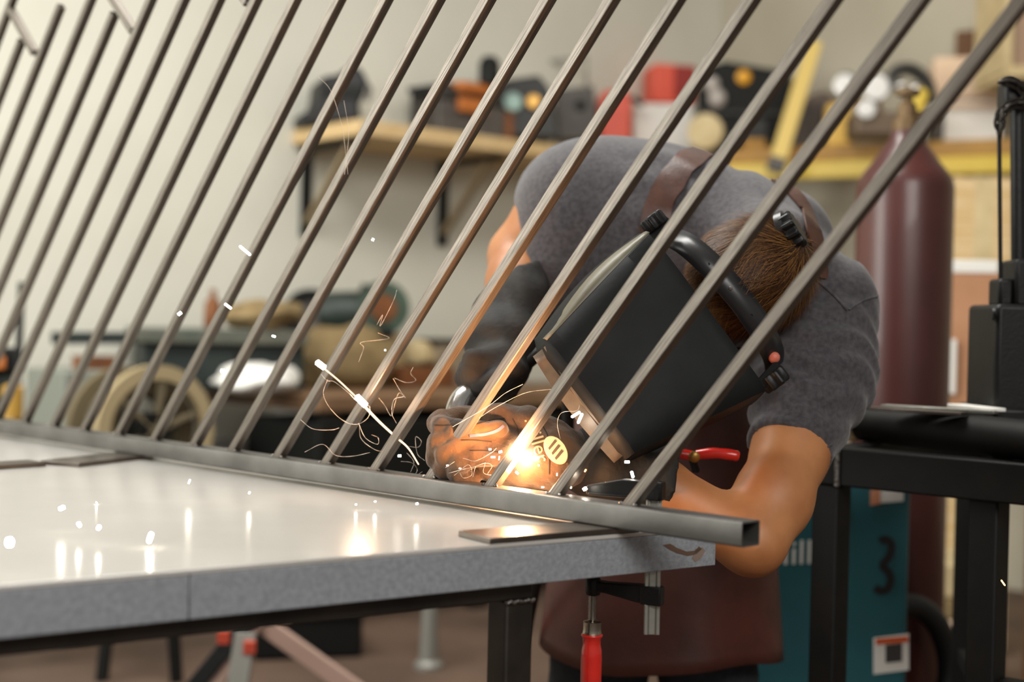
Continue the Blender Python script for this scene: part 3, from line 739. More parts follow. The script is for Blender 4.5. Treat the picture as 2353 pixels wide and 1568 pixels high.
# ------------------------------------------------------------------ gloves
fin = lambda *pts: [(P(x, y, d), r) for x, y, d, r in pts]
FING = [fin((1165, 968, 2.13, .019), (1070, 962, 2.135, .019), (1012, 972, 2.115, .0185), (1018, 984, 2.085, .0165), (1080, 992, 2.070, .0165), (1148, 986, 2.060, .0125)),
        fin((1120, 1000, 2.078, .018), (1045, 1000, 2.074, .018), (1010, 1018, 2.078, .0175), (1003, 1055, 2.09, .016), (1040, 1085, 2.10, .014)),
        fin((1135, 1022, 2.066, .0175), (1064, 1024, 2.060, .0175), (1026, 1044, 2.064, .017), (1020, 1076, 2.08, .0155), (1060, 1100, 2.09, .0135)),
        fin((1150, 1044, 2.060, .016), (1090, 1048, 2.052, .016), (1054, 1064, 2.054, .0155), (1049, 1088, 2.066, .014), (1085, 1105, 2.075, .012))]
THUMB = fin((1275, 1000, 2.10, .024), (1215, 968, 2.085, .021), (1150, 957, 2.10, .019), (1098, 955, 2.12, .0155))
def gloveL(p):
    d = sd_ell(p, P(1200, 1045, 2.088), [nrm(P(1300, 1062, 2.1) - P(1150, 1035, 2.09)) * .082, UP * .047, FW * .036])
    d = smin(d, sd_cone(p, P(1215, 1060, 2.07), P(1275, 1062, 2.075), .034, .040), .02)
    d = smin(d, chain(p, [(P(1260, 1050, 2.09), .042), (P(1330, 1058, 2.12), .044)], .02), .02)
    fs_ = None
    for f_ in FING + [THUMB]:
        c = chain(p, f_, .006); fs_ = c if fs_ is None else smin(fs_, c, .0012)
    d = smin(d, fs_, .006)
    return d - .0012 * np.sin(p[..., 0] * 160 + p[..., 2] * 120) * np.cos(p[..., 1] * 140)
gl, GLB = soft('left_glove', gloveL, P(1160, 1040, 2.085) - (.15, .11, .085), P(1160, 1040, 2.085) + (.16, .11, .085), .0030, GLOVE, man, iters=2)
gl.name = 'leather_glove'; gl['label'] = 'tan leather glove with printed cuff'
def cuffL_(p):
    d = chain(p, [(P(1325, 1055, 2.12), .046), (P(1400, 1070, 2.125), .056), (P(1540, 1112, 2.13), .066)], .02)
    a = nrm(P(1540, 1112, 2.13) - P(1325, 1055, 2.12))
    d = np.maximum(d, (p - P(1535, 1110, 2.13)) @ a); d = np.maximum(d, (P(1318, 1055, 2.12) - p) @ a)
    d = np.maximum(d, -chain(p, [(P(1420, 1078, 2.12), .040), (P(1580, 1120, 2.14), .062)], .02))
    return d - .0015 * np.sin(p[..., 0] * 90 + p[..., 2] * 60)
cuf, CUB = soft('glove_cuff', cuffL_, P(1430, 1080, 2.13) - (.12, .1, .10), P(1430, 1080, 2.13) + (.13, .1, .10), .0055, GLOVED, gl, iters=2)
SEAMM = mat('glove_seam', '#1d130b', 0.9)
for pth in ([(1000, 978), (1040, 978), (1085, 977), (1130, 966), (1160, 962)], [(1060, 1012), (1090, 1012), (1130, 1016)], [(1178, 962), (1190, 990), (1188, 1030), (1176, 1068)], [(1225, 958), (1250, 985), (1262, 1020), (1262, 1090)], [(1080, 1036), (1115, 1036), (1150, 1040)]):
    strip(GLB, pth, .0016, .0008, 'seam', SEAMM, gl, off=.0001)
strip(GLB, [(1078, 1003), (1115, 998), (1142, 990), (1157, 979)], .0045, .0010, 'finger_piping', LAV, gl, n=18, off=.0002)
# printed wordmark and emblem on the glove
def flat_on(bvh, poly, name, m, parent, th=.0006, off=.0004, sub=3):
    mb = MB(); pts = []
    for i in range(len(poly)):
        a, b = np.array(poly[i], float), np.array(poly[(i + 1) % len(poly)], float)
        for k in range(sub): pts.append(a + (b - a) * k / sub)
    ok = [on(bvh, x, y, off) for x, y in pts]; c = np.mean(pts, 0); cc = on(bvh, c[0], c[1], off)
    if cc[0] is None or any(o[0] is None for o in ok): return None
    n = len(ok); v = [o[0] + cc[1] * th for o in ok] + [cc[0] + cc[1] * th] + [o[0] for o in ok]
    f = [(i, (i + 1) % n, n) for i in range(n)] + [(i, n + 1 + i, n + 1 + (i + 1) % n, (i + 1) % n) for i in range(n)]
    return mb.add(v, f).build(name, m, parent, smooth=0)
GX = BVHTree.FromPolygons([v.co + Vector(gl['_org']) for v in gl.data.vertices], [p.vertices[:] for p in gl.data.polygons])
def text_mesh(txt, size):
    cu = bpy.data.curves.new('lettering', 'FONT'); cu.body = txt; cu.size = size; cu.extrude = 0; cu.resolution_u = 4
    o = bpy.data.objects.new('lettering', cu); COL.objects.link(o); bpy.context.view_layer.update()
    me = bpy.data.meshes.new_from_object(o.evaluated_get(bpy.context.evaluated_depsgraph_get()))
    bpy.data.objects.remove(o); bpy.data.curves.remove(cu); return me
def letters(txt, org, u, v, n, size, name, m, parent, weight=0.0, project=None):
    """flat lettering with real thickness; project = bvh to lay it on"""
    me = text_mesh(txt, 1.0); vs = []
    for w in me.vertices:
        q = np.asarray(org) + np.asarray(u) * w.co.x * size + np.asarray(v) * w.co.y * size
        if project is not None:
            l, nn_, i, dd = project.ray_cast(Vector(q + np.asarray(n) * .05), Vector(-np.asarray(n)), .2)
            if l is not None: q = np.array(l) + np.asarray(n) * .0007
        vs.append(q)
    fs = [tuple(p.vertices) for p in me.polygons]
    mb = MB().add(vs, fs); bpy.data.meshes.remove(me)
    o = mb.build(name, m, parent, smooth=0); s = o.modifiers.new('solid', 'SOLIDIFY'); s.thickness = .0004; s.offset = 1
    return o
camn = -nrm(ray(1225, 1030))
letters('Miller.', P(1204, 962, 2.03), nrm(RT * .28 - UP * .96), nrm(RT * .96 + UP * .28), camn, .029, 'lettering', PRINT, gl, project=GX)
# emblem: cream oval with three dark slanted strokes, stitched on the cuff
_d = [np.dot(np.array(q_) - CAM, FW) for q_ in (on(GLB, x_, y_, 0)[0] if on(GLB, x_, y_, 0)[0] is not None else None for x_, y_ in ((1262, 1020), (1277, 1035), (1290, 1050))) if q_ is not None] + [np.dot(on(CUB, x_, y_, 0)[0] - CAM, FW) for x_, y_ in ((1290, 1050), (1300, 1040)) if on(CUB, x_, y_, 0)[0] is not None]
ec = P(1277, 1035, min(_d) - .002); eu = nrm(RT * .55 - UP * .83); ev = nrm(RT * .83 + UP * .55)
MBe = MB().lathe([(.0001, .0012), (.95, .0012), (1, .0006), (1, -.010)], (0, 0, 0), n=36)
emv = []
GXC = GX
emb = MB(); emb.v = [tuple(ec + eu * v[0] * .0225 + ev * v[1] * .0145 + camn * v[2]) for v in MBe.v]; emb.f = MBe.f
emb.build('emblem', PRINT, gl, smooth=0)
st = MB()
for k in (-1, 0, 1):
    b_ = ec + eu * k * .0085 + camn * .0014
    st.prism([b_ + eu * x + ev * y for x, y in ((-.0052, .0072), (-.0012, .0085), (.0034, -.0075), (-.0002, -.0072))], camn * .0006)
st.build('emblem_stroke', PRINTD, gl, smooth=0)

def gloveR(p):
    d = chain(p, [(P(1182, 655, 2.45), .062), (P(1172, 715, 2.40), .060), (P(1150, 800, 2.31), .053), (P(1150, 850, 2.28), .042)], .03)
    a = nrm(P(1196, 620, 2.47) - P(1165, 720, 2.4)); d = np.maximum(d, (p - P(1166, 652, 2.44)) @ nrm(RT * -.62 + UP * .74 + FW * .2))
    d = smin(d, sd_ell(p, P(1135, 860, 2.25), [RT * .050, UP * .048, FW * .045]), .02)
    f_ = None
    for k, (x, y) in enumerate(((1075, 838), (1070, 862), (1080, 886), (1100, 905))):
        c = chain(p, [(P(x + 70, y - 22, 2.24), .016), (P(x + 10, y - 14, 2.215), .0165), (P(x, y + 6, 2.235), .015), (P(x + 45, y + 22, 2.26), .013)], .006)
        f_ = c if f_ is None else smin(f_, c, .004)
    c = chain(p, [(P(1180, 850, 2.22), .019), (P(1140, 880, 2.195), .017), (P(1100, 898, 2.20), .0145)], .006); f_ = smin(f_, c, .004)
    d = smin(d, f_, .009)
    return d - .0022 * np.sin(p[..., 2] * 85 + p[..., 0] * 45 + 2 * np.sin(p[..., 0] * 50))
gr, _ = soft('dark_glove', gloveR, P(1150, 760, 2.34) - (.14, .17, .15), P(1150, 760, 2.34) + (.14, .2, .16), .0052, GLOVED, man, iters=2)
gr.name = 'leather_glove'; gr['label'] = 'dark leather gauntlet glove holding the torch'

# welding torch held in the dark glove
tp = [P(1250, 800, 2.30), P(1190, 850, 2.262), P(1130, 888, 2.235), P(1090, 902, 2.22), P(1062, 925, 2.20), P(1052, 965, 2.18), P(1070, 1010, 2.165)]
tor = thing('welding_torch', 'welding torch with a thick bent metal neck in the dark glove', 'torch', P(1250, 800, 2.30))
MB().tube(curvepts(tp[:3], 10), [.012] * 10, 14).build('handle', BLACKM, tor)
MB().tube(curvepts(tp[2:], 22), [.0185 + .0025 * math.sin(i / 6) for i in range(22)], 20).build('neck', CHROME, tor, smooth=60)
MB().tube(curvepts([tp[-1], P(1110, 1040, 2.15), P(1165, 1058, 2.115)], 8), [.011, .011, .010, .010, .010, .009, .008, .007], 16).build('nozzle', BRASS, tor)
cab = curvepts([P(1250, 800, 2.30), P(1300, 880, 2.5), P(1300, 1050, 2.62), P(1240, 1300, 2.6), P(1180, 1600, 2.9)], 24)
MB().tube(cab, .011, 10).build('cable', RUBBER, tor)
# red pliers in the bib pocket
pl = thing('pliers', 'pliers with red dipped handles tucked in the apron', 'pliers', P(1590, 1050, 2.20))
MB().tube(curvepts([P(1600, 1046, 2.22), P(1640, 1042, 2.215), P(1680, 1046, 2.21), P(1697, 1050, 2.21)], 10), [.008, .0085, .009, .009, .0085, .009, .009, .0085, .009, .007], 12).build('handle', REDP, pl)
MB().tube(curvepts([P(1590, 1048, 2.22), P(1540, 1040, 2.22), P(1500, 1042, 2.22), P(1480, 1050, 2.22)], 10), [.008, .0085, .009, .009, .0085, .009, .009, .0085, .009, .007], 12).build('handle', REDP, pl)
MB().lathe([(.006, -.006), (.009, -.004), (.009, .004), (.006, .006)], P(1595, 1050, 2.215), FW, 14).build('pivot', BRASS, pl)
MB().bar(P(1590, 1052, 2.22), P(1600, 1085, 2.23), .012, .008).build('jaw', BLACKM, pl, bevel=.002)

# ------------------------------------------------------------------ background: wall shelf
def pbox(mb, x0, y0, x1, y1, d, dep, yaw=0.0, z0=None, z1=None):
    """box whose front face fills the given picture rectangle at depth d; yaw turns it about the vertical; dep = thickness away from camera"""
    c = P((x0 + x1) / 2, (y0 + y1) / 2, d); w = (x1 - x0) / FPX * d; h = (y1 - y0) / FPX * d
    a = math.radians(yaw); ax = np.array([math.cos(a), math.sin(a), 0]); ay = np.array([-math.sin(a), math.cos(a), 0])
    if z0 is None: z0 = c[2] - h / 2
    if z1 is None: z1 = c[2] + h / 2
    c = np.array([c[0], c[1], (z0 + z1) / 2]) + ay * dep / 2
    return mb.box(c, ax * w / 2 / max(.3, math.cos(a)), ay * dep / 2, Z * (z1 - z0) / 2)
def one(x0, y0, x1, y1, d, dep, name, m, label=None, cat=None, yaw=0, parent=None, bevel=.006, group=None, z0=None, z1=None):
    o = pbox(MB(), x0, y0, x1, y1, d, dep, yaw, z0, z1).build(name, m, parent, bevel=bevel)
    return tag(o, label, cat, group) if label else o

S0 = lwall(662); S1 = lwall(1540); SHD = .52
SZ = P(662, 300, S0[1])[2]; ST = .062
sh = thing('wall_shelf', 'long pine shelf on dark brackets high on the pale left wall', 'shelf', (S0[0], S0[1], SZ - ST))
q = [S0 + LN * .004, S0 + LN * SHD, S1 + LN * SHD, S1 + LN * .004]
MB().prism([np.array([p[0], p[1], SZ - ST]) for p in q], Z * ST).build('board', WOOD, sh, bevel=.004)
for px in (694, 1008, 1330):
    w0 = lwall(px); w0[2] = SZ - ST
    b = MB().bar(w0 + LN * .012, w0 + LN * .012 - Z * .40, .05, .02, LW).build('bracket', DARKPL, sh)
    MB().bar(w0 + LN * .01 - Z * .012, w0 + LN * .44 - Z * .012, .05, .022, LW).build('arm', DARKPL, b)
    MB().bar(w0 + LN * .025 - Z * .34, w0 + LN * .36 - Z * .02, .035, .018, LW).build('brace', mat('brace_paint', '#8f7d60', .7), b)
def onshelf(px, off=.3): p = lwall(px, off); p[2] = SZ; return p
YA = 40
# black welding hood / bag lump
b0 = onshelf(770, .28); dd = b0[1]
poly = [(694, 286), (690, 256), (722, 250), (734, 215), (740, 172), (778, 166), (806, 146), (830, 150), (846, 178), (842, 208), (828, 236), (832, 276)]
hood = MB().prism([P(x, y + 3, dd - .12) for x, y in poly], LN * -.26 + LW * .10).build('welding_hood', BLACKM, bevel=.02, seg=3)
hood['_org'] = hood['_org']; tag(hood, 'black hood-shaped helmet on the near end of the pine shelf', 'helmet')
zmin = min((hood.matrix_world @ v.co).z for v in hood.data.vertices) + hood.location.z * 0
pbox(MB(), 742, 196, 830, 222, dd - .135, .02).build('visor', DARKPL, hood)
MB().tube([P(838, 190, dd - .1), P(850, 205, dd - .1), P(842, 232, dd - .1)], .012, 8).build('side_knob', GREYPL, hood)
# black hand vice / stand with wire at 940-1000
d_ = onshelf(970, .3)[1]
v0 = thing('wire_stand', 'thin dark wire stand with flat top between black helmet and tool cases', 'stand', P(970, 285, d_))
MB().bar(P(938, 209, d_), P(1035, 196, d_), .05, .022).build('top_plate', DARKPL, v0)
for x in (947, 1026): MB().bar(P(x, 206, d_), np.array([*P(x + 4, 280, d_)[:2], SZ]), .010, .010).build('leg', DARKPL, v0)
# grey machine cases
d_ = onshelf(1050, .42)[1]
t1 = thing('tool_case', 'grey tool case with orange printed lid on the pine shelf', 'case', P(1075, 300, d_))
pbox(MB(), 1012, 238, 1160, 306, d_, .22, YA, z0=SZ).build('case_body', GREYPL, t1, bevel=.012)
pbox(MB(), 1016, 205, 1160, 238, d_ - .01, .22, YA).build('case_lid', CHAR, t1, bevel=.015)
pbox(MB(), 1062, 190, 1136, 214, d_ - .04, .12, YA).build('orange_panel', ORANGE, t1, bevel=.01)
pbox(MB(), 1060, 226, 1120, 258, d_ - .05, .03, YA).build('orange_label', ORANGE, t1, bevel=.004)
MB().lathe([(.05, 0), (.05, .10), (.03, .13)], P(1124, 196, d_ + .02), Z, 14).build('filler_cap', DARKPL, t1)
d_ = onshelf(1215, .56)[1]
t2 = thing('air_compressor', 'charcoal machine with a pale teal disc and brass disc on the pine shelf', 'machine', P(1210, 310, d_))
MB().prism([P(x, y, d_) for x, y in ((1140, 312), (1142, 200), (1165, 182), (1240, 172), (1262, 200), (1290, 318))], LW * .1 - LN * .2).build('housing', CHAR, t2, bevel=.012)
MB().lathe([(.046, 0), (.046, .01), (.038, .02)], P(1178, 236, d_ - .005), -FW, 24).build('teal_disc', PALEBL, t2)
MB().lathe([(.034, 0), (.036, .01), (.03, .016)], P(1226, 234, d_ - .005), -FW, 20).build('brass_disc', BRASS, t2)
MB().lathe([(.03, 0), (.032, .01), (.03, .02)], P(1136, 262, d_ - .01), -FW, 20).build('amber_disc', mat('amber', '#b98432', .5), t2)
pbox(MB(), 1105, 256, 1180, 300, d_ - .03, .1, 0, z0=SZ).build('wooden_block', BROWNOBJ, t2, bevel=.01)
d_ = onshelf(1340, .30)[1]
t3 = thing('speaker_box', 'grey box with a dark round hole and a tall wire frame on the pine shelf', 'box', P(1330, 320, d_))
MB().prism([P(x, y, d_) for x, y in ((1282, 322), (1284, 205), (1366, 196), (1378, 320))], LW * .08 - LN * .2).build('housing', GREYPL, t3, bevel=.01)
MB().lathe([(.026, 0), (.026, .006), (.02, .002)], P(1334, 243, d_ - .004), -FW, 20).build('hole_ring', DARKPL, t3)
MB().tube([P(1346, 205, d_), P(1348, 133, d_), P(1180, 148, d_ + .1)], .011, 8).build('wire_frame', GREYTUBE, t3)
# right-hand rack
Y0, Y1 = P(1672, 366, 6.86), P(2380, 333, 6.2); Y1[2] = Y0[2]; YD = nrm(Y1 - Y0); YN = np.cross(Z, YD); YN = YN if YN[1] > 0 else -YN
YZ = P(1850, 338, 6.72)[2]
rk = thing('storage_rack', 'yellow steel storage shelf with ochre board along the back wall', 'shelf', (Y0[0], Y0[1], YZ - .16))
rl = np.linalg.norm((Y1 - Y0)[:2]); mid = (Y0 + Y1) / 2
def yb(z0, z1, off, dep, name, m): return MB().box(np.array([mid[0], mid[1], (z0 + z1) / 2]) + YN * (off + dep / 2), YD * rl / 2, YN * dep / 2, Z * (z1 - z0) / 2).build(name, m, rk, bevel=.006)
yb(YZ - .075, YZ, 0.0, .26, 'board', OCHRE)
yb(YZ - .155, YZ - .076, -.02, .06, 'beam', YEL)
for k in (.04, 1.04):
    q = Y0 + (Y1 - Y0) * k; q[2] = 0
    MB().box(q + YN * .05 + Z * (YZ - .16) / 2, YD * .035, YN * .035, Z * (YZ - .16) / 2).build('upright', YEL, rk)
YAW = math.degrees(math.atan2(YD[1], YD[0]))
def onrack(px, off=.2):
    r = ray(px, 380)[:2]; b = (Y0 + YN * off)[:2]; s = np.linalg.solve(np.array([[r[0], -YD[0]], [r[1], -YD[1]]]), b); p = np.array([*(r * s[0]), YZ]); return p
d_ = onshelf(1410, .36)[1]
j = thing('fuel_can', 'red-orange can at the far end of the pine shelf beside a white box', 'can', P(1412, 326, d_))
MB().prism([P(x, y, d_) for x, y in ((1376, 325), (1374, 222), (1394, 205), (1440, 208), (1452, 228), (1450, 326))], FW * .12).build('can_body', REDPL, j, bevel=.015)
MB().tube([P(1452, 222, d_), P(1466, 236, d_), P(1478, 240, d_)], .014, 8).build('spout', DARKPL, j)
d_ = onshelf(1530, .50)[1]
one(1456, 238, 1592, 332, d_, .12, 'white_box', WHITE, 'white carton with dark red box on top in the far corner', 'box', z0=SZ)
wz = P(1530, 236, d_)[2]
rb = thing('red_box', 'dark red box standing on the white carton in the far corner', 'box', P(1550, 225, d_))
pbox(MB(), 1502, 148, 1600, 226, d_ + .02, .2, 12, z0=wz + .002).build('box_body', REDPL, rb, bevel=.012)
pbox(MB(), 1551, 152, 1600, 224, d_ + .010, .03, 12).build('dark_panel', DKRED, rb, bevel=.006)
d_ = onrack(1690, .22)[1]
bm_ = thing('black_machine', 'black machine with a yellow button and grey lamp heads on the yellow rack', 'machine', P(1700, 342, d_))
MB().prism([P(x, y, d_) for x, y in ((1600, 344), (1598, 210), (1625, 150), (1665, 140), (1790, 160), (1815, 200), (1812, 346))], YN * .28).build('housing', DARKPL, bm_, bevel=.015)
MB().lathe([(.036, 0), (.036, .012), (.02, .02)], P(1708, 178, d_ - .005), -FW, 20).build('yellow_button', mat('amber_button', '#dd9d1e', .4), bm_)
for x, y, r_ in ((1636, 195, .040), (1648, 226, .045)): MB().ell(P(x, y, d_ - .02), RT * r_, UP * r_ * 1.1, FW * .03, 18, 10).build('lamp_head', mat('lamp_lens', '#a9a19a', .4), bm_)
pbox(MB(), 1600, 255, 1800, 262, d_ - .02, .04).build('ridge', CHAR, bm_)
pbox(MB(), 1700, 275, 1760, 330, d_ - .03, .04).build('panel', CHAR, bm_)
d_ = onrack(1630, .03)[1]
wr = thing('tape_roll', 'pale beige roll standing in front of the black machine on the rack', 'roll', P(1620, 345, d_))
cw = P(1622, 302, d_ - .02); cw[2] = YZ + .088
MB().lathe([(.03, -.03), (.086, -.03), (.088, -.02), (.088, .02), (.086, .03), (.03, .03)], cw, nrm(FW + RT * .3), 30).build('roll', CREAM, wr)
MB().lathe([(.029, -.028), (.029, .028)], cw, nrm(FW + RT * .3), 24).build('core', BROWNOBJ, wr)
d_ = onrack(1720, .05)[1]
one(1712, 318, 1760, 350, d_, .1, 'ochre_block', OCHRE, 'small ochre block on the yellow rack below the black machine', 'block', z0=YZ)
# yellow level leaning on the rack
lv = thing('spirit_level', 'yellow level leaning against the yellow rack', 'level', P(1782, 385, 6.55))
ty, by = P(1872, 96, 6.78), P(1782, 385, 6.55)
MB().bar(by, ty, .075, .03, RT).build('level_bar', mat('pale_yellow', '#d3b766', .5), lv, bevel=.004)
MB().bar(by - nrm(ty - by) * .02, by + nrm(ty - by) * .05, .08, .034, RT).build('end_cap', GREYPL, lv, bevel=.004)
# machines beyond the cylinder
d_ = onrack(1890, .25)[1]
g1 = thing('grey_motor', 'brown-grey motor casing on the rack right of the yellow level', 'motor', P(1870, 338, d_))
MB().prism([P(x, y, d_) for x, y in ((1812, 340), (1815, 250), (1850, 222), (1895, 205), (1925, 240), (1930, 340))], YN * .24).build('casing', mat('motor_brown', '#5b4c43', .6), g1, bevel=.02)
for k in range(4): pbox(MB(), 1822 + k * 22, 236, 1832 + k * 22, 336, d_ - .015, .03).build('fin', CHAR, g1)
d_ = onrack(1940, .1)[1]
one(1902, 236, 1958, 338, d_, .1, 'yellow_case', mat('yellow_case', '#d9b15a', .5), 'pale yellow case standing on the rack behind the slanted tubes', 'case', z0=YZ, bevel=.02)
gg = thing('gauge_manifold', 'cluster of silver gauges and fittings on the rack behind the maroon cylinder', 'gauges', P(2010, 336, 6.3))
d_ = 6.3
pbox(MB(), 1965, 255, 2125, 338, d_, .2, 0, z0=YZ).build('manifold_block', mat('olive_metal', '#6b5a49', .5, .3), gg, bevel=.02)
for x, y, r_ in ((1940, 196, .055), (2012, 200, .066), (1990, 250, .045)):
    gq = MB().lathe([(.9 * r_, 0), (r_, .01), (r_, .03), (.94 * r_, .04), (.88 * r_, .035)], P(x, y, d_ + .01), -FW, 26).build('gauge', CHROME, gg)
    MB().lathe([(.88 * r_, 0), (.5 * r_, .002)], P(x, y, d_ - .028), -FW, 24).build('dial', GLASS, gq)
    MB().tube([P(x, y, d_ + .02), P(x + (2030 - x) * .5, 262, d_ + .05)], .016, 8).build('stem', BRASS, gq)
MB().tube(curvepts([P(2040, 200, d_), P(2060, 165, d_ + .02), P(2095, 160, d_ + .04), P(2130, 190, d_ + .05), P(2140, 240, d_ + .05)], 14), .03, 10).build('hose', CHAR, gg)
for x, y in ((2072, 198), (2104, 204)): MB().ell(P(x, y, d_ - .03), RT * .035, UP * .025, FW * .03, 12, 8).build('brass_fitting', CHROME, gg)
MB().lathe([(.03, 0), (.034, .02), (.030, .10), (.02, .11)], P(2105, 262, d_ - .06), nrm(UP + RT * .3), 14).build('yellow_cap', YEL, gg)
# carton stack on the rack
d_ = onrack(2230, .16)[1]
wb = thing('white_carton', 'white carton on the yellow rack under a peach box', 'box', P(2240, 330, d_))
pbox(MB(), 2172, 228, 2300, 330, d_, .16, YAW * .3, z0=YZ).build('carton_body', PAPER, wb, bevel=.01)
pbox(MB(), 2172, 236, 2296, 248, d_ - .02, .02, YAW * .3).build('print_band', PEACH, wb)
wz2 = max((wb.children[0].data.vertices[i].co.z + wb['_org'][2]) for i in range(8))
one(2150, 130, 2312, 222, d_ - .02, .16, 'peach_box', PEACH, 'peach coloured box lying on the white carton on the rack', 'box', yaw=YAW * .3, z0=wz2 + .002, bevel=.012)
one(2142, 258, 2170, 330, d_ + .02, .1, 'grey_tin', GREYPL, 'small grey tin left of the white carton on the rack', 'tin', z0=YZ)
# post and tan panel at upper right
pp = rwall(2215, .07); one(2196, 70, 2236, 290, pp[1] - .02, .05, 'wall_strip', WOODD, 'short dark wooden strip on the back wall above the cartons', 'strip', yaw=YAW)
pw = rwall(2360, .09)
cb2 = thing('wall_cabinet', 'brown cabinet with pale frame cut off by the top right corner', 'cabinet', P(2370, 180, pw[1]))
pbox(MB(), 2326, -60, 2460, 160, pw[1] - .5, .4, 0).build('cabinet_body', mat('cabinet_brown', '#9a7f68', .6), cb2, bevel=.006)
pbox(MB(), 2316, 152, 2470, 178, pw[1] - .52, .42, 0).build('frame_rail', CREAM, cb2, bevel=.004)
pbox(MB(), 2314, -60, 2330, 160, pw[1] - .52, .42, 0).build('frame_stile', CREAM, cb2, bevel=.004)

# ------------------------------------------------------------------ gas cylinder, teal machine, frame on the right
gd = 3.6; gx = P(2072, 760, gd); rg_ = .1205
gc_ = np.array([gx[0], gx[1], 0]); zt_ = P(2072, 425, gd)[2]; zn_ = P(2072, 318, gd)[2]
cy = thing('gas_cylinder', 'tall maroon gas cylinder standing behind the right shoulder of the welder', 'gas cylinder', gc_)
zn = zt_ + .115
MB().lathe([(rg_ * .92, 0.0), (rg_, .02), (rg_, zt_ - .01), (rg_ * .965, zt_ + .012), (rg_ * .87, zt_ + .030), (rg_ * .72, zt_ + .052), (rg_ * .57, zt_ + .078), (.052, zt_ + .1), (.042, zn), (.038, zn + .02)], gc_, Z, 48).build('cylinder_body', MAROON, cy, smooth=60)
MB().lathe([(.036, 0), (.036, .03), (.024, .035), (.022, .07), (.013, .075), (.013, .09), (.03, .092), (.03, .105), (.01, .11)], gc_ + Z * (zn + .018), Z, 20).build('valve', mat('dull_brass', '#6b5436', .5, .4), cy)
MB().lathe([(.012, 0), (.012, .05), (.017, .052), (.017, .075)], gc_ + Z * (zn + .06), RT, 14).build('valve_outlet', mat('dull_brass_outlet', '#6b5436', .5, .4), cy)
tl = 3.05; ty_ = 1090
def facep(x, y): return P(x, y, tl)
tz1 = P(1950, 1085, tl)[2]; tx0, tx1 = P(1740, 1300, tl)[0], P(2090, 1300, tl)[0]; tyy = P(1950, 1300, tl)[1]
tm = thing('welding_machine', 'teal welding machine marked 3 standing on the floor behind the steel frame', 'machine', (tx0 / 2 + tx1 / 2, tyy + .3, 0))
tmc = np.array([(tx0 + tx1) / 2, tyy + .3, tz1 / 2 + .03])
MB().box(tmc, ((tx1 - tx0) / 2, 0, 0), (0, .3, 0), (0, 0, tz1 / 2 - .03)).build('housing', TEAL, tm, bevel=.012)
for sx_ in (-1, 1):
    for sy_ in (-1, 1): MB().lathe([(.035, -.02), (.045, -.015), (.045, .015), (.035, .02)], (tmc[0] + sx_ * ((tx1 - tx0) / 2 - .06), tmc[1] + sy_ * .24, .045), (1, 0, 0), 16).build('wheel', RUBBER, tm)
def onface(x, y, o=.0): p = hit(x, y, (0, tyy - o, 0), (0, 1, 0)); return p
def facebox(x0, y0, x1, y1, name, m, par, o=.0012, sk=0):
    q = [onface(x0, y0 + sk), onface(x1, y0), onface(x1, y1), onface(x0, y1 + sk)]
    return MB().prism([p - np.array([0, o, 0]) for p in q], np.array([0, o, 0])).build(name, m, par, smooth=0)
# painted figure 3
curve3 = [(2022, 1246), (2030, 1240), (2042, 1243), (2048, 1258), (2042, 1280), (2028, 1300), (2042, 1316), (2046, 1335), (2038, 1354), (2022, 1358), (2010, 1350)]
pts3 = curvepts([np.array([x, y, 0.]) for x, y in curve3], 40)
c3 = [onface(q[0], q[1]) for q in pts3]
rws = []
for i, q in enumerate(c3):
    t = nrm(c3[min(i + 1, 39)] - c3[max(i - 1, 0)]); s_ = np.array([-t[2], 0, t[0]]) * .0085
    rws.append([q - s_ - np.array([0, .0015, 0]), q + s_ - np.array([0, .0015, 0])])
n3 = MB().grid(rws).build('painted_number', mat('black_paint', '#141312', .6), tm, smooth=0); n3.modifiers.new('s', 'SOLIDIFY').thickness = .001
stk = facebox(2007, 1457, 2088, 1540, 'warning_label', PAPER, tm, .0015, 10)
facebox(2012, 1462, 2086, 1476, 'orange_stripe', mat('label_orange', '#d65a22', .6), stk, .0025, 6)
facebox(2034, 1478, 2072, 1520, 'dark_panel', mat('label_dark', '#3c3735', .6), stk, .0025, 4)
s2k = facebox(2000, 1124, 2076, 1152, 'top_label', PAPER, tm, .0015, 6)
facebox(2000, 1124, 2022, 1158, 'orange_spot', mat('label_peach', '#d08a66', .6), s2k, .0025, 4)
letters('Miller', onface(1752, 1300, .001), (1, 0, 0.06), (0, 0, 1), (0, -1, 0), .075, 'lettering', PAPER, tm)
facebox(1925, 1130, 1952, 1205, 'louvre_panel', CHAR, tm, .0012)

# black steel frame (stand under construction) on the right
fd0, fd1 = 2.52, 2.23
FA = P(1926, 1030, fd0); zfr = FA[2]; FB = hitz(2353, 1066, zfr); fdir = nrm(FB - FA); fdir[2] = 0; fdir = nrm(fdir); fin_ = np.cross(Z, fdir); fin_ = fin_ if fin_[1] > 0 else -fin_
fr = thing('steel_stand', 'black square tube frame stand on the right carrying pipe and offcuts', 'frame', (FA[0], FA[1], 0))
tw = .051; FH = .068
A0 = np.array([FA[0], FA[1], 0]); LEN_F = .9; DEP = .62
ZF = lambda z: Z * z
def fbar(p, q, w, h, name, side=Z): return MB().bar(p, q, h, w, side).build(name, BLACKST, fr, bevel=.004)
zc_ = zfr - FH / 2
fbar(A0 + fin_ * tw / 2 + ZF(zc_) + fdir * .0, A0 + fdir * LEN_F + fin_ * tw / 2 + ZF(zc_), tw, FH, 'top_rail')
fbar(A0 + fin_ * (DEP - tw / 2) + ZF(zc_), A0 + fdir * LEN_F + fin_ * (DEP - tw / 2) + ZF(zc_), tw, FH, 'top_rail')
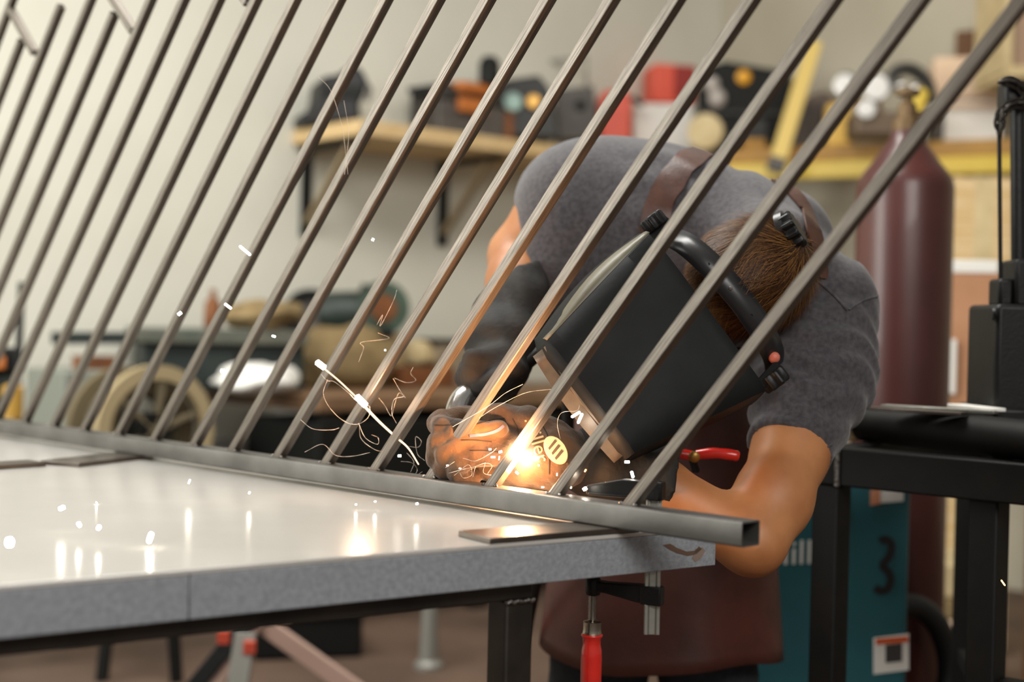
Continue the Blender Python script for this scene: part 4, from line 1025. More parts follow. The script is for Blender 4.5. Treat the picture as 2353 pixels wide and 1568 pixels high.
fbar(A0 - fdir * tw / 2 + fin_ * .002 + ZF(zc_), A0 - fdir * tw / 2 + fin_ * DEP + ZF(zc_), tw, FH, 'top_rail')
MB().tube([A0 + ZF(zfr - .002) - fin_ * .002, A0 + ZF(zfr - FH) - fin_ * .002], .005, 8).build('weld_seam', WELD, fr)
for px_ in (2296, 2400):
    q_ = hit(px_, 1000, A0 + fin_ * tw, fin_); q_[2] = zc_
    fbar(q_ + fin_ * .001, q_ + fin_ * (DEP - 2 * tw - .001), .04, FH, 'cross_rail')
l1 = A0 - fdir * tw / 2 + fin_ * (tw / 2 + .001)
l2s = hit(2237, 1300, A0 + fin_ * tw, fin_); l2 = np.array([l2s[0], l2s[1], 0]) + fdir * tw / 2
for l_ in (l1, l2, l1 + fin_ * (DEP - tw), l2 + fin_ * (DEP - tw)):
    MB().box(l_ + ZF((zfr - FH) / 2), fdir * tw / 2, fin_ * tw / 2, ZF((zfr - FH) / 2)).build('leg', BLACKST, fr, bevel=.004)
zb = P(2240, 1545, np.dot(l2 + fin_ * tw / 2 - CAM, FW))[2]
fbar(l2 + ZF(zb - .02) - fin_ * 0 + fdir * tw / 2, l2 + fdir * .5 + ZF(zb - .02), tw, .04, 'stretcher')
fbar(l1 + fin_ * (DEP - tw) + ZF(zb - .1), l2 + ZF(zb - .02), .04, .03, 'stretcher')
# round black pipe, offcuts, white block on the frame
pr = .034
pA = hit(1985, 1000, A0 + fin_ * (tw + .12), fin_); pA[2] = zfr + pr + .001; pB = hit(2400, 1020, A0 + fin_ * (.03), fin_); pB[2] = zfr + pr + .001
tag(MB().tube([pA, pB], pr, 20).build('black_pipe', BLACKST, bevel=.001), 'thick black pipe lying across the top of the steel frame', 'pipe')
wbk = P(1955, 995, 2.66)
tag(pbox(MB(), 1915, 955, 1974, 1022, 2.68, .08, -20, z0=zfr + .001).build('pale_block', CREAM, bevel=.004), 'pale block on the corner of the steel frame beside the sleeve', 'block')
zz_ = zfr + 2 * pr + .003
oc = []
for (a_, b_, w_, lab) in (((1978, 968), (2215, 956), .03, 'rusty flat offcut lying across the black pipe, behind the others'), ((2030, 985), (2290, 992), .03, 'bright flat offcut lying along the black pipe'), ((2195, 970), (2290, 980), .034, 'short white offcut at the foot of the black vise')):
    p0, p1 = hitz(*a_, zz_), hitz(*b_, zz_); p0 = P(*a_, 2.55); p1 = P(*b_, 2.42); p1[2] = p0[2] = zz_ + .004 * len(oc)
    oc.append(tag(MB().bar(p0, p1, .006, w_, Z).build('steel_offcut', (PLATE, ZINC, PAPER)[len(oc)], bevel=.001), lab, 'steel offcut', 'offcuts on the steel frame'))
# black vise with column and chain at the right edge
vd = 2.46
vz = zfr + .002
vi = thing('bench_vise', 'black cast bench vise with a tall column and hanging chain at the right edge', 'vise', P(2340, 990, vd))
pbox(MB(), 2288, 700, 2420, 985, vd, .16, 0, z0=vz).build('vise_body', BLACKM, vi, bevel=.008)
pbox(MB(), 2284, 940, 2420, 992, vd - .01, .2, 0, z0=vz).build('base_flange', BLACKM, vi, bevel=.006)
pbox(MB(), 2296, 640, 2330, 705, vd + .03, .06, 0).build('jaw', BLACKM, vi, bevel=.006)
pbox(MB(), 2334, 596, 2420, 705, vd + .02, .08, 0).build('jaw', BLACKM, vi, bevel=.006)
MB().lathe([(.010, 0), (.012, .004), (.009, .008)], P(2289, 722, vd), -RT, 14).build('bolt', BLACKM, vi)
MB().tube([P(2340, 610, vd + .06), P(2338, 240, vd + .06)], .013, 12).build('column', BLACKM, vi)
MB().tube([P(2299, 645, vd + .04), P(2296, 300, vd + .04)], .004, 8).build('rod', BLACKM, vi)
chn = [P(x, y, vd + .03) for x, y in ((2296, 300), (2300, 262), (2325, 240), (2352, 236), (2360, 215), (2330, 190), (2310, 188))]
cp = curvepts(chn, 20)
for i in range(19):
    a, b = cp[i], cp[i + 1]; t = nrm(b - a); s_ = nrm(np.cross(t, FW)) if i % 2 else nrm(np.cross(np.cross(t, FW), t)); c_ = (a + b) / 2
    MB().tube([c_ + t * .014 * math.cos(u) + s_ * .008 * math.sin(u) for u in np.linspace(0, 2 * math.pi, 13)], .0028, 6, caps=False).build('chain_link', DARKST, vi)
pbox(MB(), 2310, 184, 2420, 250, vd + .04, .05, 0).build('column_head', BLACKM, vi, bevel=.008)
# cardboard box and boards behind
cd = 4.2
bz = thing('low_bench', 'dark low bench behind the steel frame carrying the cardboard box', 'bench', P(2240, 1560, cd)); 
zb_ = P(2240, 946, cd)[2]
pbox(MB(), 2120, 948, 2400, 975, cd - .05, .6, -10, z1=zb_ - .001).build('bench_top', WOODD, bz, bevel=.004)
for x in (2150, 2380): pbox(MB(), x - 12, 975, x + 12, 1400, cd, .06, -10, z0=0, z1=zb_ - .03).build('leg', WOODD, bz)
cbx = thing('cardboard_box', 'tall cardboard box with white taped top behind the vise', 'box', P(2235, 946, cd))
pbox(MB(), 2182, 604, 2292, 946, cd, .3, -6, z0=zb_).build('carton', CARD, cbx, bevel=.006)
pbox(MB(), 2181, 598, 2293, 628, cd - .004, .305, -6).build('tape_band', PAPER, cbx, bevel=.003)
pbox(MB(), 2178, 780, 2196, 905, cd - .006, .01, -6).build('side_label', PAPER, cbx)
for k, (x0, x1, lab) in enumerate(((2215, 2190, 'leaning pine board behind the cardboard box, the left one'), (2262, 2232, 'leaning pine board behind the cardboard box, the middle one'), (2300, 2285, 'leaning pine board behind the cardboard box, the right one'))):
    t_ = P(x0, 410, 5.75); b_ = P(x1, 1180, 5.2); b_[2] = .01
    tag(MB().bar(b_, t_, .09, .03, RT).build('leaning_board', (WOOD, CREAM, WOOD)[k], bevel=.003), lab, 'board', 'boards leaning on the back wall')
# cartons seen through the frame
for k, (x0, y0, x1, y1, d, m, lab) in enumerate(((2165, 1295, 2300, 1375, 4.5, CREAM, 'cream carton through the frame, topmost of three under the low bench'), (2162, 1375, 2300, 1425, 4.5, TAN, 'tan carton through the frame, middle of three under the low bench'), (2160, 1425, 2300, 1490, 4.5, PEACH, 'peach carton through the frame, lowest of three under the low bench'))):
    one(x0, y0, x1, y1, d, .3, 'storage_carton', m, lab, 'box', group='cartons under the low bench', z0=P(2200, y1, d)[2], z1=P(2200, y0, d)[2] - .004)
zc3 = P(2200, 1490, 4.5)[2]
crt = thing('wooden_crate', 'dark wooden crate on the floor under the cartons', 'crate', P(2230, 1560, 4.5))
pbox(MB(), 2150, 1490, 2310, 1560, 4.48, .34, 0, z0=0.0, z1=zc3 - .002).build('crate_body', WOODD, crt, bevel=.004)
hs_ = curvepts([P(2060, 1390, 3.36), P(2110, 1395, 3.38), P(2150, 1430, 3.4), P(2175, 1490, 3.42), P(2180, 1560, 3.42), P(2160, 1640, 3.4)], 16)
tag(MB().tube(hs_, .028, 10).build('black_hose', RUBBER), 'black hose hanging in front of the maroon cylinder low on the right', 'hose')

# ------------------------------------------------------------------ bench along the left wall
bd = 5.35
bt0 = P(430, 905, bd); BZ = P(760, 893, bd)[2]
def lw_at(px, off): return lwall(px, off)
bench = thing('workbench', 'long cluttered workbench along the left wall with a brown worn edge', 'workbench', (*lwall(700, .4)[:2], 0))
B0, B1 = lwall(455, .95), lwall(1420, .80)
def bslab(z0, z1, o0, o1, name, m, a=B0, b=B1):
    a_, b_ = np.array([a[0], a[1], 0]), np.array([b[0], b[1], 0]); n_ = -np.cross(Z, nrm(b_ - a_)); 
    q = [a_, b_, b_ - n_ * o1, a_ - n_ * o1]
    return MB().prism([p + Z * z0 for p in q], Z * (z1 - z0)).build(name, m, bench, bevel=.006)
BZ = P(760, 897, np.dot(lwall(760, .9) - CAM, FW))[2]
bslab(BZ - .06, BZ, 0, .78, 'bench_top', mat('bench_wood', '#8a6a4c', .6, 0, '#6d523a', 6))
bslab(.35, .40, .06, .72, 'lower_shelf', DARKST)
for k in (.04, .35, .66, .95):
    q = B0 + (B1 - B0) * k - LN * .07; q[2] = 0
    MB().box(q + Z * (BZ - .061) / 2, LW * .035, LN * .035, Z * (BZ - .061) / 2).build('leg', DARKST, bench)
bslab(.42, BZ - .1, .45, .48, 'back_panel', DARKPL)
def onbench(px, back=.25): return lwall(px, .92 - back)
def bbox(x0, y0, x1, y1, back, dep, name, m, label=None, cat=None, parent=None, bevel=.01, yaw=38, base=True):
    d = np.dot(onbench((x0 + x1) / 2, back) - CAM, FW)
    return one(x0, y0, x1, y1, d, dep, name, m, label, cat, yaw, parent, bevel, z0=BZ if base else None)
def lump(cx_, cy_, rx, ry, d, name, m, label, cat, amp=.25, seed=1, base=None):
    c = P(cx_, cy_, d); kx, ky = rx / FPX * d, ry / FPX * d
    mb = MB().ell((0, 0, 0), (1, 0, 0), (0, 1, 0), (0, 0, 1), 28, 18); vs = []
    for v in mb.v:
        v = np.array(v); f = 1 + amp * mnoise.noise(Vector(v * 1.6) + Vector((seed * 7.1, 0, 0))) + amp * .4 * mnoise.noise(Vector(v * 4) + Vector((seed, 3, 0)))
        p = c + RT * v[0] * kx * f + FW * v[1] * min(kx, .16) * f + UP * v[2] * ky * f
        if base is not None: p[2] = max(p[2], base)
        vs.append(p)
    mb.v = [tuple(v) for v in vs]; o = mb.build(name, m, smooth=80); return tag(o, label, cat)
# dark green cabinet with tray on the bench
dC = np.dot(onbench(520, .1) - CAM, FW)
cab_ = thing('tool_cabinet', 'dark green steel tool cabinet with a pale tray top on the left of the workbench', 'cabinet', P(500, 890, dC))
pbox(MB(), 345, 790, 690, 890, dC, .40, 20, z0=BZ).build('cabinet_body', TEALDK, cab_, bevel=.008)
pbox(MB(), 330, 757, 700, 792, dC - .05, .46, 20).build('tray', mat('tray_grey_green', '#57554a', .6, 0, '#3d463c', 9), cab_, bevel=.008)
for k in range(3): pbox(MB(), 470 + k * 72, 805, 535 + k * 72, 880, dC - .02 + .06 * k, .02, 20).build('drawer', mat('drawer_dark', '#15201c', .5), cab_, bevel=.004)
MB().bar(P(118, 777, dC - .25), P(335, 777, dC - .1), .045, .03, UP).build('side_arm', TEALDK, cab_, bevel=.004)
zt_c = P(600, 757, dC)[2]
lump(605, 725, 95, 36, dC + .12, 'cloth_bundle', TAN, 'crumpled tan cloth lying on the pale tray of the green cabinet', 'cloth', .3, 2, base=zt_c)
MB_ = MB().lathe([(.03, 0), (.035, .01), (.03, .10), (.012, .12), (.012, .15)], np.array([*P(488, 745, dC + .1)[:2], zt_c]), Z, 14)
tag(MB_.build('spray_can', BROWNOBJ), 'small brown can at the left end of the tray on the green cabinet', 'can')
# bench grinder and sack
d_ = np.dot(onbench(820, .32) - CAM, FW)
zsk = P(820, 762, d_)[2]
lump(790, 830, 115, 85, d_ - .05, 'canvas_sack', TAN, 'tan canvas sack slumped on the workbench under the grinder', 'sack', .22, 5, base=BZ)
ped = thing('bench_grinder', 'dark green bench grinder on a wooden block above the tan sack', 'grinder', P(815, 890, d_ + .12)); dg = d_ + .14
pbox(MB(), 720, 766, 930, 890, dg, .25, 15, z0=BZ).build('wooden_block', mat('block_wood', '#8b7550', .7), ped, bevel=.008)
MB().lathe([(.05, -.16), (.085, -.12), (.09, 0), (.085, .12), (.05, .16)], P(815, 716, dg + .1), nrm(RT + FW * .2), 24).build('motor', mat('motor_black_green', '#26302a', .5), ped)
for x, y, m_ in ((712, 726, DARKPL), (880, 708, GREENM)):
    gw = MB().lathe([(.02, -.03), (.115, -.03), (.118, -.02), (.118, .02), (.115, .03), (.02, .03)], P(x, y, dg + .08), nrm(FW * -1 + RT * .5), 28).build('wheel_guard', m_, ped)
    MB().lathe([(.02, 0), (.06, .004), (.06, .01)], P(x, y, dg + .04), nrm(FW * -1 + RT * .5), 20).build('wheel_hub', GREYPL if m_ is DARKPL else BROWNOBJ, gw)
MB().tube([P(830, 690, dg + .05), P(845, 655, dg + .05)], .025, 10).build('switch_stalk', DARKPL, ped)
pbox(MB(), 745, 752, 905, 772, dg - .02, .2, 15).build('base_plate', DARKPL, ped, bevel=.004)
d_ = np.dot(onbench(590, .12) - CAM, FW)
lump(590, 872, 96, 38, d_ - .26, 'white_rag', WHITE, 'white rag heaped at the front of the workbench', 'cloth', .3, 8, base=BZ)
d_ = np.dot(onbench(1000, .3) - CAM, FW)
lump(955, 815, 46, 34, d_ + .10, 'pale_bag', CREAM, 'pale bag on the workbench right of the tan sack', 'bag', .25, 11, base=BZ)
pbo = thing('parts_tray', 'rust brown parts tray on the workbench right of the sack', 'tray', P(980, 880, d_ - .1))
pbox(MB(), 925, 848, 1045, 890, d_ - .1, .13, 38, z0=BZ).build('tray_body', BROWNOBJ, pbo, bevel=.008)
pbox(MB(), 935, 842, 1035, 850, d_ - .085, .10, 38).build('tray_rim', WOODD, pbo, bevel=.003)
bp = thing('back_box', 'grey-brown long box at the back of the workbench near the glove', 'box', P(1030, 880, d_ + .2))
pbox(MB(), 1005, 790, 1190, 890, d_ + .24, .12, 38, z0=BZ).build('box_body', mat('box_greybrown', '#8d7f69', .7), bp, bevel=.008)
pbox(MB(), 1000, 780, 1195, 796, d_ + .235, .13, 38).build('box_lid', DARKST, bp, bevel=.004)
# things on the lower level of the bench
d_ = np.dot(onbench(800, .2) - CAM, FW)
tag(MB().lathe([(.06, 0), (.065, .02), (.06, .16), (.04, .2)], np.array([*P(716, 1010, d_)[:2], .4]), Z, 18).build('floor_jar', GREENM), 'dull green jar on the lower shelf of the workbench', 'jar')
one(470, 1020, 560, 1075, d_ - .4, .2, 'metal_tin', GREYPL, 'grey metal tin on the lower shelf, left end of the workbench', 'tin', 30, z0=.4)
# big webbing reel on the floor in front
rd = 4.55
rc = P(332, 990, rd)
reel = thing('hose_reel', 'reel wound with pale webbing standing left of the workbench', 'reel', np.array([rc[0], rc[1], 0]))
def ringband(r0, r1, w, off, name, m, a0=0, a1=360, ax=None):
    ax = nrm(RT * .72 - FW * .69) if ax is None else ax; u, v = nrm(np.cross(Z, ax)), Z; mb = MB(); rws = []
    for k in range(41):
        a = math.radians(a0 + (a1 - a0) * k / 40); e = u * math.cos(a) + v * math.sin(a)
        rws.append([rc + ax * (off - w / 2) + e * r0, rc + ax * (off - w / 2) + e * r1, rc + ax * (off + w / 2) + e * r1, rc + ax * (off + w / 2) + e * r0, rc + ax * (off - w / 2) + e * r0])
    return mb.grid(rws).build(name, m, reel, smooth=40)
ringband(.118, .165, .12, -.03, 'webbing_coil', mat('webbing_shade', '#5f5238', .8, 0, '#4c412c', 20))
ringband(.165, .212, .03, .06, 'rim', mat('rim_tan', '#a08f6c', .8)); ringband(.155, .205, .03, -.12, 'rim', mat('rim_shaded', '#655940', .8))  # left rim coloured darker to paint in its shade
ringband(.03, .06, .2, -.03, 'hub', DARKPL)
for k in range(3):
    a = math.radians(60 * k + 20); ax = nrm(RT * .72 - FW * .69); u = nrm(np.cross(Z, ax)); e = u * math.cos(a) + Z * math.sin(a)
    MB().bar(rc - e * .16 + ax * .055, rc + e * .16 + ax * .055, .03, .012, ax).build('spoke', mat('spoke_olive', '#6d614a', .8), reel)
for s in (-1, 1):
    MB().bar(rc + nrm(RT * .72 - FW * .69) * s * .09, np.array([rc[0] + s * .12, rc[1], 0.0]), .05, .03).build('stand_leg', DARKPL, reel)
# grey-green locker and dark drill at far left
ld = np.dot(lwall(225, .75) - CAM, FW)
lk = thing('steel_locker', 'low grey-green steel locker against the left wall behind the railing', 'locker', (*P(228, 1000, ld)[:2], 0))
lzt = P(228, 852, ld)[2]
pbox(MB(), 158, 852, 300, 1500, ld, .35, 40, z0=0, z1=lzt).build('locker_body', LOCKER, lk, bevel=.008)
pbox(MB(), 166, 866, 228, 1480, ld - .012, .012, 40, z0=.06, z1=lzt - .04).build('door', LOCKER, lk, bevel=.004)
pbox(MB(), 205, 820, 270, 852, ld + .1, .12, 40, z0=lzt).build('oil_can', BROWNOBJ)
tag(bpy.data.objects['oil_can'], 'brown tin standing on the grey-green locker', 'tin')
dd_ = 4.6
dr = thing('pillar_drill', 'dark machine with an orange part at the left edge, behind the railing', 'machine', (*P(14, 900, dd_)[:2], 0))
pbox(MB(), -40, 800, 34, 860, dd_, .18, 20).build('drill_head', DARKPL, dr, bevel=.01)
pbox(MB(), -30, 820, 10, 850, dd_ - .03, .05, 20).build('orange_guard', ORANGE, dr, bevel=.006)
pbox(MB(), -40, 862, 30, 950, dd_ + .01, .16, 20).build('drill_body', TEALDK, dr, bevel=.01)
MB().lathe([(.032, 0), (.034, .02), (.034, .1), (.02, .11)], P(28, 962, dd_ - .02), Z, 16).build('amber_jar', mat('amber_jar', '#b28a3e', .4), dr)
MB().tube([P(40, 985, dd_), P(40, 870, dd_), P(50, 650, dd_ + .05)], .012, 10).build('pillar', DARKPL, dr)
MB().box(np.array([*P(-62, 960, dd_ + .05)[:2], P(0, 968, dd_)[2] / 2 - .0]), (.06, 0, 0), (0, .06, 0), (0, 0, P(0, 968, dd_)[2] / 2 - .01)).build('pedestal', TEALDK, dr)

# ------------------------------------------------------------------ under the table: saw horse, black crate, stake
hd = 3.9
hz_ = P(590, 1425, hd)[2]
hr = thing('saw_horse', 'metal folding saw horse with crossed legs under the welding table', 'saw horse', (*P(590, 1500, hd)[:2], 0))
def leg_to(a, b, w, t, m, n_='leg'): return MB().bar(a, b, w, t, FW).build(n_, m, hr, bevel=.003)
def ext(p, q):
    p, q = np.asarray(p), np.asarray(q); s = p[2] / (p[2] - q[2]); return p + (q - p) * s
for (xa, ya, xb, yb2, w, m, d) in ((575, 1420, 455, 1568, .045, DARKPL, hd - .02), (590, 1420, 490, 1568, .05, PINKM, hd), (600, 1432, 800, 1575, .05, PINKM, hd + .02)):
    a, b = P(xa, ya, d), P(xb, yb2, d - .1); b = ext(a, b); leg_to(a, b, .022, w, m)
a = P(565, 1455, hd - .1); b = P(548, 1568, hd - .15); b = ext(a, b); leg_to(a, b, .03, .055, GREYTUBE)
MB().bar(P(560, 1418, hd - .03), P(640, 1418, hd + .4), .05, .07, FW).build('top_beam', PINKM, hr, bevel=.004)
for x, y in ((512, 1467), (572, 1490)): pbox(MB(), x - 13, y - 14, x + 13, y + 14, hd - .14, .02).build('red_tape', REDPL, hr)
pz = 4.9
bk_ = thing('black_crate', 'black plastic crate on the floor under the table behind the saw horse', 'crate', (*P(705, 1530, pz)[:2], 0))
pbox(MB(), 590, 1418, 830, 1532, pz, .3, 15, z0=0.002).build('crate_body', DARKPL, bk_, bevel=.012)
pbox(MB(), 584, 1410, 836, 1426, pz - .012, .33, 15).build('crate_rim', DARKPL, bk_, bevel=.006)
st_ = thing('stand_leg_post', 'grey tapered post with round foot on the floor under the table', 'post', (*P(985, 1536, 4.82)[:2], 0))
MB().lathe([(.034, .02), (.030, .12), (.024, .3), (.024, .62)], (*P(985, 1536, 4.82)[:2], 0), Z, 18).build('post', GREYTUBE, st_)
MB().lathe([(.05, 0), (.05, .015), (.035, .03)], (*P(985, 1536, 4.82)[:2], 0), Z, 18).build('foot', GREYTUBE, st_)

# ------------------------------------------------------------------ the arc, sparks and fumes
arc = PC + R * ss[2] - W * .020 - R * .022 + Z * .040
arc = hit(1206, 1052, PC - W * .016, W)
ao = MB().ell(arc, RT * .0045, UP * .0042, FW * .004, 14, 10).build('welding_arc', glow('arc_glow', '#fff1dc', 420))
MB().ell(arc + RT * .013 - UP * .001, RT * .0065, UP * .0032, FW * .003, 14, 10).build('flare', glow('arc_flare', '#ffe3bf', 160), ao)
tag(ao, 'white-hot welding arc at the foot of a baluster above the bottom rail', 'welding arc')
FV = bpy.data.materials.new('arc_bloom_volume'); FV.use_nodes = True; _n = FV.node_tree; _n.nodes.remove(_n.nodes['Principled BSDF'])
_v = _n.nodes.new('ShaderNodeVolumePrincipled'); _tc = _n.nodes.new('ShaderNodeTexCoord'); _mp = _n.nodes.new('ShaderNodeMapping'); _mp.inputs['Scale'].default_value = (26, 26, 26)
_g = _n.nodes.new('ShaderNodeTexGradient'); _g.gradient_type = 'SPHERICAL'; _m = _n.nodes.new('ShaderNodeMath'); _m.operation = 'MULTIPLY'; _m.inputs[1].default_value = 6
_p = _n.nodes.new('ShaderNodeMath'); _p.operation = 'POWER'; _p.inputs[1].default_value = 2.2
_n.links.new(_tc.outputs['Object'], _mp.inputs[0]); _n.links.new(_mp.outputs[0], _g.inputs[0]); _n.links.new(_g.outputs['Fac'], _p.inputs[0]); _n.links.new(_p.outputs[0], _m.inputs[0]); _n.links.new(_m.outputs[0], _v.inputs['Density'])
_v.inputs['Color'].default_value = (.9, .88, .85, 1); _v.inputs['Anisotropy'].default_value = .2
_n.links.new(_v.outputs[0], _n.nodes['Material Output'].inputs['Volume'])
_f = MB().ell(arc, RT * .040, UP * .040, FW * .040, 24, 16).build('arc_bloom', FV, origin=arc)  # scattering volume added around the arc for its soft bloom
tag(_f, 'added haze around the welding arc that makes its bloom', 'smoke', kind='stuff')
def plight(name, loc, e, col, r):
    l = bpy.data.lights.new(name, 'POINT'); l.energy = e; l.color = col; l.shadow_soft_size = r; o = bpy.data.objects.new(name, l); COL.objects.link(o); o.location = tuple(loc); return o
plight('arc_light', PC + R * (ss[2] - .030) + W * .024 + Z * .016, 2.0, (1.0, .50, .22), .010)
sp_ = bpy.data.lights.new('arc_flash', 'SPOT'); sp_.energy = 13.0; sp_.color = (1.0, .48, .20); sp_.shadow_soft_size = .010; sp_.spot_size = math.radians(125); sp_.spot_blend = .5
spo = bpy.data.objects.new('arc_flash', sp_); COL.objects.link(spo); spo.location = tuple(arc - W * .016)
spo.rotation_euler = Vector(R * .62 + Z * .78).to_track_quat('-Z', 'Y').to_euler()
SPW, SPO = glow('spark_white', '#fff4e2', 60), glow('spark_orange', '#ff9a45', 22)
def spark(x, y, d, L, a, r=.0011, label=None, hot=True, group='small weld sparks'):
    c = P(x, y, d); t = RT * math.cos(math.radians(a)) + UP * math.sin(math.radians(a)); h = L / 2 / FPX * d
    n = 8; path = [c + t * h * k for k in (-1, -.85, .85, 1)]
    o = MB().tube(path, [r * .4, r, r, r * .4], 8).build('spark', SPW if hot else SPO)
    return tag(o, label or 'tiny glowing weld spark in the air around the welding arc', 'spark', group)
s_a = spark(737, 839, 2.25, 24, -35, .0046, 'largest glowing spark at the upper end of the bright thread left of the glove', group=None) if False else None
def bright(x, y, d, L, a, r, lab): return spark(x, y, d, L, a, r, lab, True, 'large bright sparks')
b1 = bright(737, 839, 2.20, 26, -36, .0042, 'bright spark at the upper left end of the glowing thread')
b2 = bright(830, 922, 2.17, 34, -45, .0046, 'bright spark half way along the glowing thread')
plight('spark_light', P(836, 922, 2.155), 0.5, (1.0, .62, .36), .012)
THR = glow('spark_trail', '#f3cfa8', 2.6)  # glow trail of the sparks, modelled as an emissive tube
MB().tube(curvepts([P(738, 842, 2.2), P(775, 872, 2.19), P(805, 900, 2.18), P(832, 926, 2.17)], 18), .0011, 6).build('spark_trail', THR, b1)['_org']
MB().tube(curvepts([P(832, 928, 2.17), P(870, 968, 2.16), P(910, 1005, 2.15), P(938, 1030, 2.14), P(962, 1068, 2.13)], 22), [.0022 - .00006 * i for i in range(22)], 6).build('spark_trail', THR, b2)
bright(563, 576, 2.05, 34, -40, .0021, 'bright spark streak high on the left in front of a baluster')
bright(524, 704, 2.05, 20, -38, .0020, 'bright spark streak below the highest one, at the edge of a baluster')
bright(413, 721, 2.1, 10, 35, .0024, 'round spark in front of the baluster nearest the left of the green cabinet')
bright(512, 853, 2.1, 10, 0, .0030, 'round spark beside the white rag in the photo')
bright(857, 551, 2.1, 6, 70, .0018, 'small round spark high in front of the shelf bracket')
bright(1323, 953, 2.0, 24, 32, .0019, 'left of the two spark strokes below the helmet edge')
bright(1333, 962, 2.0, 26, 66, .0019, 'right of the two spark strokes below the helmet edge')
bright(1441, 1062, 1.95, 11, 0, .0017, 'flat spark stroke below the chin of the helmet')
bright(1453, 1091, 1.9, 15, -75, .0015, 'upright spark stroke above the black clamp jaw')
bright(1344, 1124, 1.9, 7, -60, .0026, 'round spark at the tip of the black clamp jaw')
def tsp(x, y, h, L, a, r, lab):
    p = hitz(x, y, TZ + h); d = np.dot(p - CAM, FW); return bright(x, y, d, L, a, r, lab)
tsp(22, 1247, .035, 8, 0, .0030, 'large round spark low over the tabletop at the left edge')
tsp(142, 1168, .03, 12, 25, .0018, 'spark over the tabletop, the higher of those on the left')
tsp(345, 1236, .012, 22, 72, .0017, 'slanted spark stroke close over the tabletop')
tsp(182, 1206, .02, 8, -60, .0012, 'small spark over the tabletop between two larger ones')
tsp(227, 1213, .02, 7, 60, .0012, 'small spark over the tabletop left of the slanted stroke')
tsp(435, 1107, .03, 11, 70, .0014, 'spark stroke over the tabletop below the far rail')
tsp(573, 1133, .02, 6, 70, .0014, 'spark over the tabletop, second below the rail')
tsp(958, 1158, .02, 6, 20, .0013, 'spark close below the bottom rail')
for (x, y, d, L, a, r, hot, lab) in (
    (629, 773, 2.1, 9, -20, .0016, 1, 'small spark in front of the tan cloth, below the streak'),
    (918, 1048, 2.1, 8, 0, .0016, 1, 'small spark at the left of the glove near the foot of a baluster'),
    (885, 805, 2.1, 4, 0, .0012, 1, 'tiny spark in front of the pale bag right of the tan sack'),
    (818, 1160, 2.0, 5, 0, .0011, 1, 'tiny spark just under the bottom rail, the left of two'),
    (862, 1153, 2.0, 5, 0, .0010, 1, 'tiny spark just under the bottom rail, the right of two'),
    (1126, 1033, 2.03, 6, 0, .0014, 1, 'small spark over the middle of the tan glove'),
    (1150, 1039, 2.03, 8, 20, .0016, 1, 'small spark on the upper side of the foot of the baluster by the arc'),
    (1133, 1051, 2.03, 10, 0, .0013, 1, 'flat tiny spark left of the baluster by the arc'),
    (1147, 1053, 2.03, 9, 80, .0007, 1, 'thin upright spark at the edge of the baluster by the arc'),
    (1188, 1087, 2.03, 9, -40, .0015, 1, 'round spark under the arc, right of the baluster foot'),
    (1057, 1077, 2.03, 5, 0, .0009, 1, 'tiny spark low in front of the glove fingers, right of another'),
    (1028, 1070, 2.03, 5, 0, .0009, 1, 'tiny spark low in front of the glove fingers, left of another'),
    (1345, 1082, 1.98, 7, 60, .0010, 0, 'dull orange spark below the chin of the helmet'),
    (1280, 1091, 2.0, 6, 90, .0008, 1, 'tiny spark under the printed emblem of the glove'),
    (1312, 1119, 1.95, 8, 90, .0008, 1, 'tiny upright spark between the glove cuff and the clamp'),
    (2305, 1340, 2.0, 16, -55, .0010, 0, 'dull orange spark falling in front of the right steel stand'),
    (503, 1255, 2.0, 4, 0, .0008, 0, 'faint orange speck close over the tabletop near the flat bar'),
    (222, 1156, 2.0, 6, -50, .0009, 1, 'tiny spark over the tabletop, highest of the left cluster'),
    (163, 1200, 2.0, 4, 0, .0007, 1, 'tiny speck over the tabletop beside the left sparks'),
    (1247, 1120, 2.0, 6, 0, .0009, 1, 'tiny spark at the wrist of the tan glove just above the rail'),
    (1390, 1110, 1.93, 5, 30, .0008, 0, 'tiny orange speck above the clamp jaw')):
    spark(x, y, d, L, a, r, lab, bool(hot))
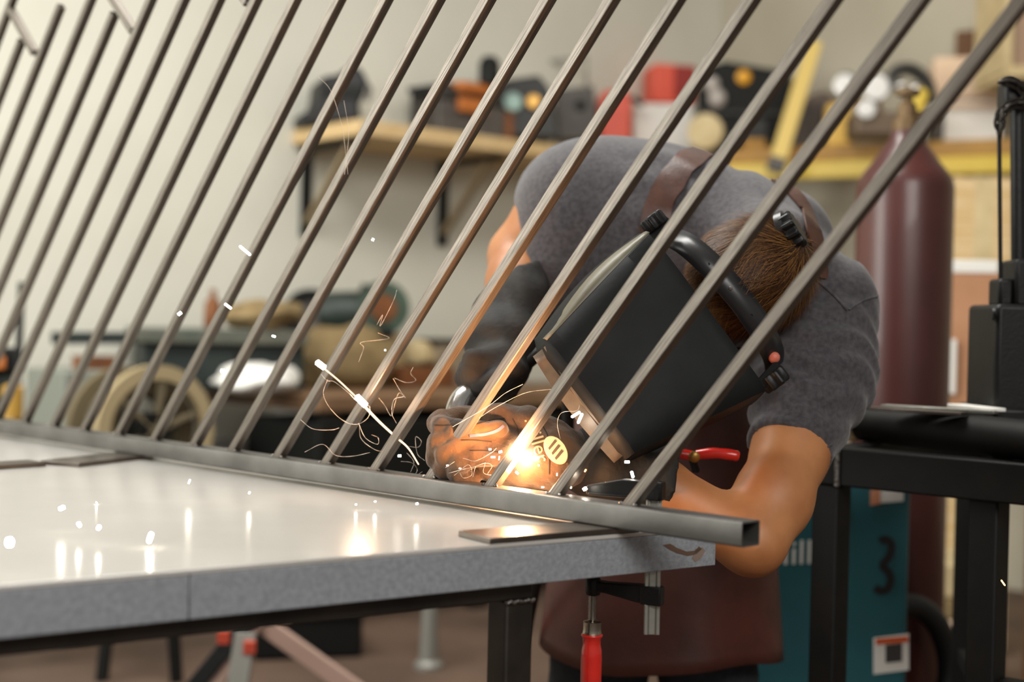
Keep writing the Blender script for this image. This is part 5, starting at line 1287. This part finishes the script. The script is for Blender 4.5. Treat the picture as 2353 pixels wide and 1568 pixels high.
# fume threads curling in the air
FUME = bpy.data.materials.new('fume'); FUME.use_nodes = True
_b = FUME.node_tree.nodes['Principled BSDF']; _b.inputs['Base Color'].default_value = C('#dfd3c8'); _b.inputs['Alpha'].default_value = .5; _b.inputs['Roughness'].default_value = 1
_b.inputs['Emission Color'].default_value = C('#c8a890'); _b.inputs['Emission Strength'].default_value = 0.0
fm = MB(); rf = random.Random(11)
wisps = [[(738, 860), (752, 875), (770, 878), (800, 905), (815, 915), (832, 926)], [(752, 872), (745, 905), (760, 940), (790, 968), (820, 975), (845, 960), (848, 935), (838, 930)],
         [(825, 975), (840, 1005), (865, 1020), (870, 1005), (852, 1000)], [(825, 975), (832, 1010), (860, 1035), (885, 1040)], [(692, 965), (720, 985), (760, 990), (780, 985)],
         [(905, 870), (935, 880), (955, 876), (945, 860), (950, 845)], [(905, 870), (920, 900), (930, 915), (915, 905), (905, 930), (900, 955), (885, 930), (870, 915)], [(930, 910), (905, 920), (900, 950), (910, 975)],
         [(866, 745), (880, 722), (875, 750), (885, 735), (905, 690), (910, 665)], [(868, 765), (895, 780), (830, 785), (835, 800), (825, 830)], [(790, 230), (800, 300), (795, 360), (790, 400)], [(730, 175), (760, 210), (785, 290), (790, 330), (800, 400)],
         [(940, 1025), (960, 1030), (968, 1015), (955, 1005), (960, 1045), (975, 1060)], [(920, 1060), (945, 1065), (960, 1080), (950, 1095), (970, 1085)], [(935, 1040), (950, 1060), (945, 1085)],
         [(1025, 1075), (1060, 1055), (1090, 1060), (1130, 1040), (1140, 1030)], [(1030, 1090), (1060, 1082), (1090, 1075), (1115, 1065), (1130, 1070), (1120, 1090)], [(1045, 1095), (1075, 1070), (1085, 1090), (1065, 1098), (1055, 1085)], [(1085, 1095), (1095, 1070), (1115, 1062), (1110, 1085), (1135, 1095)],
         [(1100, 960), (1140, 935), (1200, 905), (1250, 895), (1280, 897)], [(1040, 980), (1120, 935), (1160, 905), (1200, 885)], [(1287, 1008), (1280, 970), (1290, 950), (1325, 945), (1332, 930)], [(700, 1040), (740, 1020), (770, 1045), (810, 1050), (850, 1040)]]
for w_ in wisps:
    d = 2.02 if sum(x for x, y in w_) / len(w_) > 1000 else 2.16; pts = [P(x + rf.uniform(-2, 2), y + rf.uniform(-2, 2), d + rf.uniform(-.03, .03)) for x, y in w_]
    n = 10 * len(pts); cp = curvepts(pts, n); fm.tube(cp, [.00018 + .00022 * abs(math.sin(i * .35 + len(w_))) for i in range(n)], 5)
fo_ = fm.build('fume_threads', FUME, smooth=80)
tag(fo_, 'thin curling threads of welding fume around the bright sparks', 'smoke', kind='stuff')
